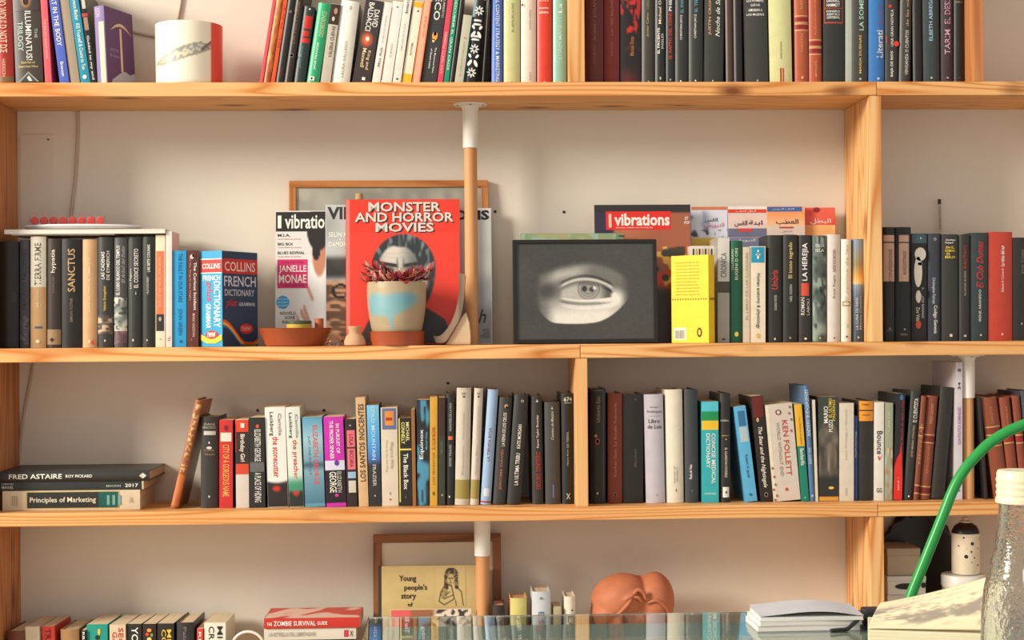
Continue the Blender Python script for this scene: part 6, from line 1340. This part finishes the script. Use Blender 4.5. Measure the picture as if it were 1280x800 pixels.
B(790, 790, 0, 47, .066, 48); B(788, 835, 0, 42, .06, 26)
blob(0, 0, .045, .060, .056, .043); blob(0, 0, .0165, .068, .058, .015)
B(771, 778, -.056, 6, .02, 12, .2); B(806, 772, -.052, 14, .02, 9, .1); B(785, 781, -.058, 10, .014, 5, .1); B(783, 740, -.046, 14, .026, 5, -.5)
bmesh.ops.remove_doubles(bm, verts=list(bm.verts), dist=1e-6)
me = bpy.data.meshes.new('heads'); bm.to_mesh(me); bm.free()
ho = add('heads', me, sc, CLAY)
rm = ho.modifiers.new('merge', 'REMESH'); rm.mode = 'VOXEL'; rm.voxel_size = .0028; rm.use_smooth_shade = True
sm_ = ho.modifiers.new('soften', 'SMOOTH'); sm_.iterations = 9; sm_.factor = .6
# hair curls and creases
def crease(pts, r, nm='hair_lock'):
    P = []
    for px, py, dy in pts: x, z = W(px, py, ys); P.append((x - xs, dy, z - Z4))
    sp = smooth_path(P, 6); tube(nm, sp, [r * (.4 + .6 * math.sin(math.pi * i / (len(sp) - 1))) for i in range(len(sp))], CLAY, sc, 8)
crease([(760, 768, -.062), (772, 758, -.067), (782, 747, -.067), (787, 738, -.063)], .0046)
crease([(785, 742, -.065), (792, 732, -.062), (800, 735, -.060), (803, 744, -.060)], .0048)
crease([(787, 740, -.066), (794, 741, -.066), (799, 747, -.062)], .0036)
crease([(805, 748, -.059), (816, 745, -.060), (827, 752, -.055), (834, 765, -.047)], .0040)

# ------------------------------------------------------------------ lower right compartment
def carton(px0, px1, z0, z1, y0, y1, col, label, mark=None):
    x0, x1 = WX(px0, 720, y0), WX(px1, 720, y0)
    t_ = thing('cardboard_box', label, 'box', ((x0 + x1) / 2, (y0 + y1) / 2, z0), 'boxes in the lower right compartment'); hw, hd, h = (x1 - x0) / 2, (y1 - y0) / 2, z1 - z0
    box('box_body', -hw, hw, -hd, hd, 0, h * .72, M(col, .7), t_, .0012); box('box_lid', -hw - .001, hw + .001, -hd - .001, hd + .001, h * .7201, h - .0004, M(tuple(v_ * .97 for v_ in col), .7), t_, .0012)
    if mark:
        o = poly(t_, ellipse(.0, h * .45, hw * .62, h * .17, 28), mark, 'printed_oval', hd + .0012); poly(t_, ellipse(hw * .88, h * .5, hw * .13, h * .16, 12), mark, 'printed_oval', hd + .0012)
z685, z719, z742 = WZ(1125, 685, -.13), WZ(1125, 719, -.13), WZ(1125, 742, -.13)
h3 = (z742 - Z4) / 3
for i in range(3): carton(1109.5, 1156, Z4 + .0003 + h3 * i, Z4 + h3 * (i + 1), -.14, -.03, ((206, 196, 180), (196, 182, 160), (214, 206, 192))[i], 'plain carton, %s from the bottom beside the lower right upright' % ORD[i])
carton(1109.5, 1157, z742 + .0003, z719, -.145, -.03, (214, 208, 196), 'white carton with black oval marks left of the green lamp arm', (36, 32, 30))
carton(1109.5, 1150, z719 + .0003, z685, -.135, -.03, (176, 156, 128), 'beige carton on top of the marked white carton')
yt_ = -.13; xt_ = WX(1204, 730, yt_); z717 = WZ(1204, 717, yt_)
hh_ = (z717 - Z4) / 2
for i, (c, lab) in enumerate((((190, 184, 170), 'white plastic tub under the upper tub, lower right compartment'), ((220, 214, 202), 'white plastic tub with gold band carrying the spray can'))):
    tb = thing('plastic_tub', lab, 'tub', (xt_, yt_, Z4 + .0004 + hh_ * i), 'tubs in the lower right compartment')
    lathe('tub_body', [(.040, 0), (.046, hh_ - .026), (0, hh_ - .026)], M(c, .4), tb, 40); lathe('tub_lid', [(.0482, hh_ - .0258), (.0482, hh_ - .004), (.046, hh_ - .001), (0, hh_ - .001)], M(c, .35), tb, 40)
    if i: lathe('gold_band', [(.0456, hh_ - .046), (.0462, hh_ - .030)], M((190, 156, 96), .35), tb, 40)
can = thing('spray_can', 'cream spray can with black dots on the white tub', 'spray can', (WX(1207, 690, yt_), yt_, Z4 + hh_ * 2 + .0010))
zb_ = can.location.z; hc = lambda py: WZ(1207, py, yt_) - zb_
lathe('can_body', [(.029, 0), (.0305, .002), (.0305, hc(666)), (0, hc(666))], M((226, 212, 184), .35), can, 40)
lathe('can_shoulder', [(.0302, hc(666) + .0002), (.0295, hc(663)), (.024, hc(657)), (.014, hc(653.5)), (0, hc(653))], M((40, 34, 30), .35), can, 40)
lathe('nozzle', [(.0125, hc(653)), (.0125, hc(651)), (.007, hc(650)), (.0065, hc(646.5)), (0, hc(646.5))], M((214, 196, 160), .4), can, 24)
for (px, py, r) in ((1209.8, 677.5, .0038), (1202.3, 693.5, .0042), (1199.5, 670, .002), (1208.5, 687.5, .0022), (1212.7, 695, .0018), (1194.5, 680.5, .0016), (1217.5, 683.5, .0016), (1209, 700.5, .0012), (1217.5, 704.5, .0020), (1203, 684, .0010), (1220, 672, .0014)):
    x = WX(px, py, yt_) - can.location.x; x = max(-.029, min(.029, x)); z = hc(py); pts = []
    for (ex, ez) in ellipse(x, z, r, r, 14): pts.append((ex, ez))
    poly(can, pts, (36, 30, 28), 'printed_dot', .0004, lambda q: -math.sqrt(max(1e-9, .0305 ** 2 - q * q)))
bag = thing('plastic_bag', 'crumpled black plastic bag behind the cartons, lower right compartment', 'bag', (WX(1147, 700, -.02), -.014, Z4))  # bag made wider so its black also stands in for the compartment's shade
bm = bmesh.new(); bmesh.ops.create_icosphere(bm, subdivisions=5, radius=1)
for v_ in bm.verts:
    n_ = v_.co.normalized(); q = 1 + .22 * (vn(n_.x * 3 + 9, n_.z * 4 + n_.y * 2) - .5) + .10 * (vn(n_.x * 8, n_.z * 9 + n_.y * 3) - .5)
    v_.co = Vector((n_.x * .104 * q, max(-.011, min(.012, n_.y * .03 * q)), min(.385, .190 + n_.z * .195 * q)))
mnz = min(v_.co.z for v_ in bm.verts)
for v_ in bm.verts: v_.co.z += .0006 - mnz
me = bpy.data.meshes.new('bag_skin'); bm.to_mesh(me); bm.free()
for p in me.polygons: p.use_smooth = True
add('bag_skin', me, bag, M((40, 33, 28), .3, 'plastic', .2))

# ------------------------------------------------------------------ wall fittings
CABLE = M((186, 168, 146), .5, 'cable', .05)
def wall_tube(pxs, r, label, mat=CABLE, d=.004):
    P = [(WX(px, py, -d), -d, WZ(px, py, -d)) for px, py in pxs]; c0 = Vector(P[-1])
    v_, f_ = tube_geo([Vector(p) - c0 for p in smooth_path(P, 6)], r, 8)
    o = add('wall_cable', mesh_from('wall_cable', v_, f_, 60), None, mat); o.location = c0; return tag(o, label, 'cable')
wall_tube([(97, 139, ), (97, 165), (96, 190), (94, 225), (91, 250), (88, 278), (84, 330), (70, 420)], .0035, 'beige cable running down the wall above the candy box')
wall_tube([(41, 455), (37, 480), (31, 510), (26, 545), (22, 600)], .003, 'beige cable on the wall beside the left upright, third shelf')
wall_tube([(150, 30), (162, 38), (180, 43), (200, 45), (218, 34), (225, 10), (228, -20), (230, -60)], .003, 'beige cable looping on the wall behind the cup')
pn = thing('wall_hatch', 'flush white hatch cover on the wall beside the left upright', 'hatch', (WX(45, 230, 0), 0, WZ(45, 290, 0)))
xw, zw_, zq = WX(66, 220, 0) - pn.location.x, WZ(45, 168, 0) - pn.location.z, 0
box('hatch_plate', -.035, xw, -.0025, -.0002, -.10, zw_, wall_mat, pn, .0006)
lathe('screw', [(.0026, 0), (.0022, .0012), (0, .0014)], SCREW, pn, 10, (xw - .009, -.0026, zw_ - .012)).rotation_euler = (math.pi / 2, 0, 0)
HOLE = M((74, 56, 44), .8)
for px, py, lab in ((705, 265, 'small dark wall plug above the eye drawing'), (322, 513, 'dark wall plug above the black paperbacks of the third shelf'), (405, 513, 'dark wall plug above the misty blue paperback'), (560, 479, 'dark wall plug above the grey-beige hardbacks'), (619, 264.5, 'small dark wall plug beside the oak frame')):
    o = lathe('wall_plug', [(.0035, 0), (.003, .0012), (0, .0008)], HOLE, None, 12, (WX(px, py, 0), -.0001, WZ(px, py, 0))); o.rotation_euler = (math.pi / 2, 0, 0); tag(o, lab, 'wall plug')

# ------------------------------------------------------------------ glass desk and what stands on it
ZT = .75; YT = -1.045
xg0 = WX(460, 769, YT)
desk = thing('glass_desk', 'glass-topped desk with pale metal frame in the foreground', 'desk', (.6, -1.55, 0))
off = Vector((-.6, 1.25, 0))
def dbox(nm, x0, x1, y0, y1, z0, z1, mat, bev=.001):
    return box(nm, x0 - .6, x1 - .6, y0 + 1.55, y1 + 1.55, z0, z1, mat, desk, bev)
GLASS = glass_mat('desk_glass', (.84, .93, .89, 1), .0)
dbox('glass_top', xg0, 1.35, -2.1, YT, ZT - .010, ZT, GLASS, .0015)
FRM = M((206, 212, 202), .4, 'paint', .04)
dbox('frame_rail', xg0 + .03, 1.32, -1.225, -1.12, ZT - .045, ZT - .0104, FRM); dbox('frame_rail', xg0 + .03, 1.32, -2.06, -2.02, ZT - .045, ZT - .0104, FRM)
for x in (xg0 + .03, 1.28): dbox('frame_rail', x, x + .04, -2.019, -1.226, ZT - .045, ZT - .0104, FRM)
for x in (xg0 + .031, 1.281):
    for y in (-2.055, -1.165): dbox('leg', x, x + .038, y, y + .035, .0004, ZT - .0455, FRM)

# pamphlets
def on_desk(px, py, z=ZT):    # point on the plane z seen at px, py
    lo, hi = -3.2, -.3
    for _ in range(50):
        mid = (lo + hi) / 2
        if WZ(px, py, mid) > z: lo = mid
        else: hi = mid
    y = (lo + hi) / 2; return WX(px, py, y), y
xa, ya = on_desk(946, 790)
z_ = ZT + .0003
for i, (dx_, th, c, yw, lab) in enumerate(((0, .008, (214, 212, 204), .02, 'white brochure, lowest of the pile on the glass desk'), (.003, .007, (228, 224, 214), .035, 'white brochure, middle of the pile on the glass desk'), (.006, .006, (222, 222, 222), -.01, 'pale brochure, topmost of the pile on the glass desk'))):
    o = thing('brochure', lab, 'brochure', (xa + .079 + dx_, ya + .046, z_), 'brochures piled on the glass desk', (0, 0, yw))
    box('pages', -.078, .078, -.0445, .0445, .0006, th - .0006, page_mat((226, 224, 218), 2), o); box('cover', -.079, .079, -.045, .045, 0, .0005, M(c), o); 
    if i < 2: box('cover', -.079, .079, -.045, .045, th - .0005, th, M(c), o)
    else:
        v, f = [], []; nn = 16
        for k in range(nn + 1):
            u = k / nn; zz = th + .0006 + .010 * math.sin(math.pi * min(1, u * 1.05)) * (.35 + .65 * u)
            v += [(-.079 + .158 * u, -.045, zz), (-.079 + .158 * u, .045, zz + .002), (-.079 + .158 * u, -.045, zz + .0006), (-.079 + .158 * u, .045, zz + .0026)]
        for k in range(nn): a = 4 * k; f += [(a, a + 4, a + 5, a + 1), (a + 2, a + 3, a + 7, a + 6), (a, a + 2, a + 6, a + 4), (a + 1, a + 5, a + 7, a + 3)]
        f += [(0, 1, 3, 2), (4 * nn, 4 * nn + 2, 4 * nn + 3, 4 * nn + 1)]
        add('bent_cover', mesh_from('bent_cover', v, f, 40), o, M((206, 206, 210), .35))
    z_ += th + .0003

# lamp: black clamp, green bent arm
yl = -1.185; BLKP = M((44, 42, 42), .45, 'plastic', .06); GRN = M((40, 146, 66), .3, 'lacquer', .04)
lamp = thing('desk_lamp', 'bright green bent-arm desk lamp with black clamp on the glass desk', 'lamp', (WX(1107, 790, yl), yl, ZT + .0003))
lx, lz = lamp.location.x, lamp.location.z
def lp(px, py, y=yl): x, z = W(px, py, y); return (x - lx, y - yl, z - lz)
cl0, cl1 = lp(1078, 760), lp(1101, 760)
box('clamp', cl0[0], cl1[0], -.016, .016, .0, cl0[2], BLKP, lamp, .004)
box('foot', cl0[0] + .001, lp(1135, 790)[0], -.03, .028, .0, .012, BLKP, lamp, .003)
apts = smooth_path([lp(1118, 800)[:2] + (.013,), lp(1128, 772), lp(1141, 738), lp(1158, 696), lp(1178, 646), lp(1191, 613), lp(1203, 591), lp(1220, 570), lp(1245, 548), lp(1282, 530), lp(1330, 520), lp(1370, 520)], 7)
tube('arm', apts, .0083, GRN, lamp, 18)
e = Vector(lp(1370, 520))
sh_ = lathe('lamp_shade', [(.018, .0), (.03, -.02), (.062, -.07), (.060, -.07), (.028, -.018), (.0, -.004)], GRN, lamp, 40, (e.x + .012, e.y, e.z + .006))
cp = [(cl0[0] + .002, -.017, .016), (cl0[0] - .010, -.022, .016), (cl0[0] - .022, -.030, .010), (cl0[0] - .033, -.036, .0035), (cl0[0] - .046, -.040, .003), (cl0[0] - .06, -.046, .003)]
tube('cable', smooth_path(cp, 6), .0032, BLKP, lamp, 10)

# sketch pad with a lifted page
yn = -1.40; xn0, xn1 = WX(1085, 790, yn), WX(1085, 790, yn) + .172; zn = WZ(1160, 787, yn)
pad = thing('sketchbook', 'thick cream sketchbook with a lifted sketched page beside the bottle', 'sketchbook', (xn0 + .086 * math.cos(.26) + .05 * math.sin(.26), yn + .05 * math.cos(.26) - .086 * math.sin(.26), ZT + .0003), None, (0, 0, -.26))
hw = (xn1 - xn0) / 2; hp = zn - ZT
box('pages', -hw, hw, -.05, .055, .003, hp, page_mat((232, 222, 184), 2), pad, .0015); box('back_cover', -hw - .003, hw + .002, -.053, .058, 0, .0028, M((70, 62, 54)), pad)
v, f, cols = [], [], []; nx, ny = 60, 30
for j in range(ny + 1):
    for i in range(nx + 1):
        u, w_ = i / nx, j / ny
        lift = hp + .0012 + .012 * (1 - u) * 0 + w_ * (.026 + .030 * u) + .010 * math.sin(math.pi * w_) * (.3 + .7 * u) + .012 * u * u * w_ 
        v.append((-hw + .006 * w_ * 3 * (1 - u) + 2 * hw * u, -.047 + .004 * (1 - u) + w_ * (.060 - .01 * u), lift + .004 * u))
        n_ = vn(u * 4 + w_ * 2, w_ * 13 - u * 5); n2_ = vn(u * 14 + w_ * 4, w_ * 44 - u * 16)
        ink_ = sm(.45, .75, n_ * .7 + n2_ * .45) * sm(.02, .2, w_) * sm(.82, .55, w_) * .75
        if .86 < w_ < .9 and vn(u * 60, 2) > .5 and .15 < u < .8: ink_ = .6
        cols.append(lin(mx((226, 210, 172), (128, 116, 106), ink_)))
w_i = nx + 1
for j in range(ny):
    for i in range(nx): f.append((j * w_i + i, j * w_i + i + 1, (j + 1) * w_i + i + 1, (j + 1) * w_i + i))
me = mesh_from('lifted_page', v, f, 60); at = me.color_attributes.new('printed', 'FLOAT_COLOR', 'POINT')
for i, c in enumerate(cols): at.data[i].color = c
lpg = add('lifted_page', me, pad, print_mat()); so = lpg.modifiers.new('thickness', 'SOLIDIFY'); so.thickness = .0006; so.offset = 1

# glass bottle
yb2 = -1.80; xb2 = WX(1276, 700, yb2); s2_ = WX(1277, 700, yb2) - WX(1276, 700, yb2); zB = lambda py: WZ(1276, py, yb2) - ZT
bot = thing('glass_bottle', 'textured clear glass bottle with cream screw cap at the right edge', 'bottle', (xb2, yb2, ZT + .0004))
out = [(26, 629), (26, 640), (28, 660), (32, 685), (38, 710), (44, 735), (47.5, 765), (48.5, 800), (48.5, 830)]
prof = [(0.0001, .0), (40 * s2_, .0), (47 * s2_, .006)] + [(a * s2_, zB(p)) for a, p in reversed(out)]
inner = [(max(a * s2_ - .0028, .001), zB(p)) for a, p in out] + [(44 * s2_, .012), (0.0001, .010)]
lathe('bottle_body', prof + inner, glass_mat('bottle_glass', (.96, .99, .975, 1), .0, .13), bot, 64, angle=50)
capm = M((226, 214, 180), .4, 'paint', .04)
zc0, zc1 = zB(628.5), zB(588); capp = [(.0001, zc0)]; capp = [(29.5 * s2_, zc0), (30 * s2_, zc0 + .003), (29 * s2_, zc0 + .006)]
for k in range(3):
    b0 = zc0 + .008 + k * .0075; capp += [(28 * s2_, b0), (29 * s2_, b0 + .002), (29 * s2_, b0 + .004), (28 * s2_, b0 + .006)]
capp += [(28 * s2_, zc1 - .003), (26.5 * s2_, zc1), (0, zc1)]
lathe('screw_cap', capp, capm, bot, 56, angle=35)
lt = letter(bot, 'M', 'h', -12 * s2_, -1 * s2_, zB(727), zB(706), (206, 214, 206), lambda q: -math.sqrt(max(0, (40 * s2_) ** 2 - q * q)), name='embossed_lettering', eps=.0006)
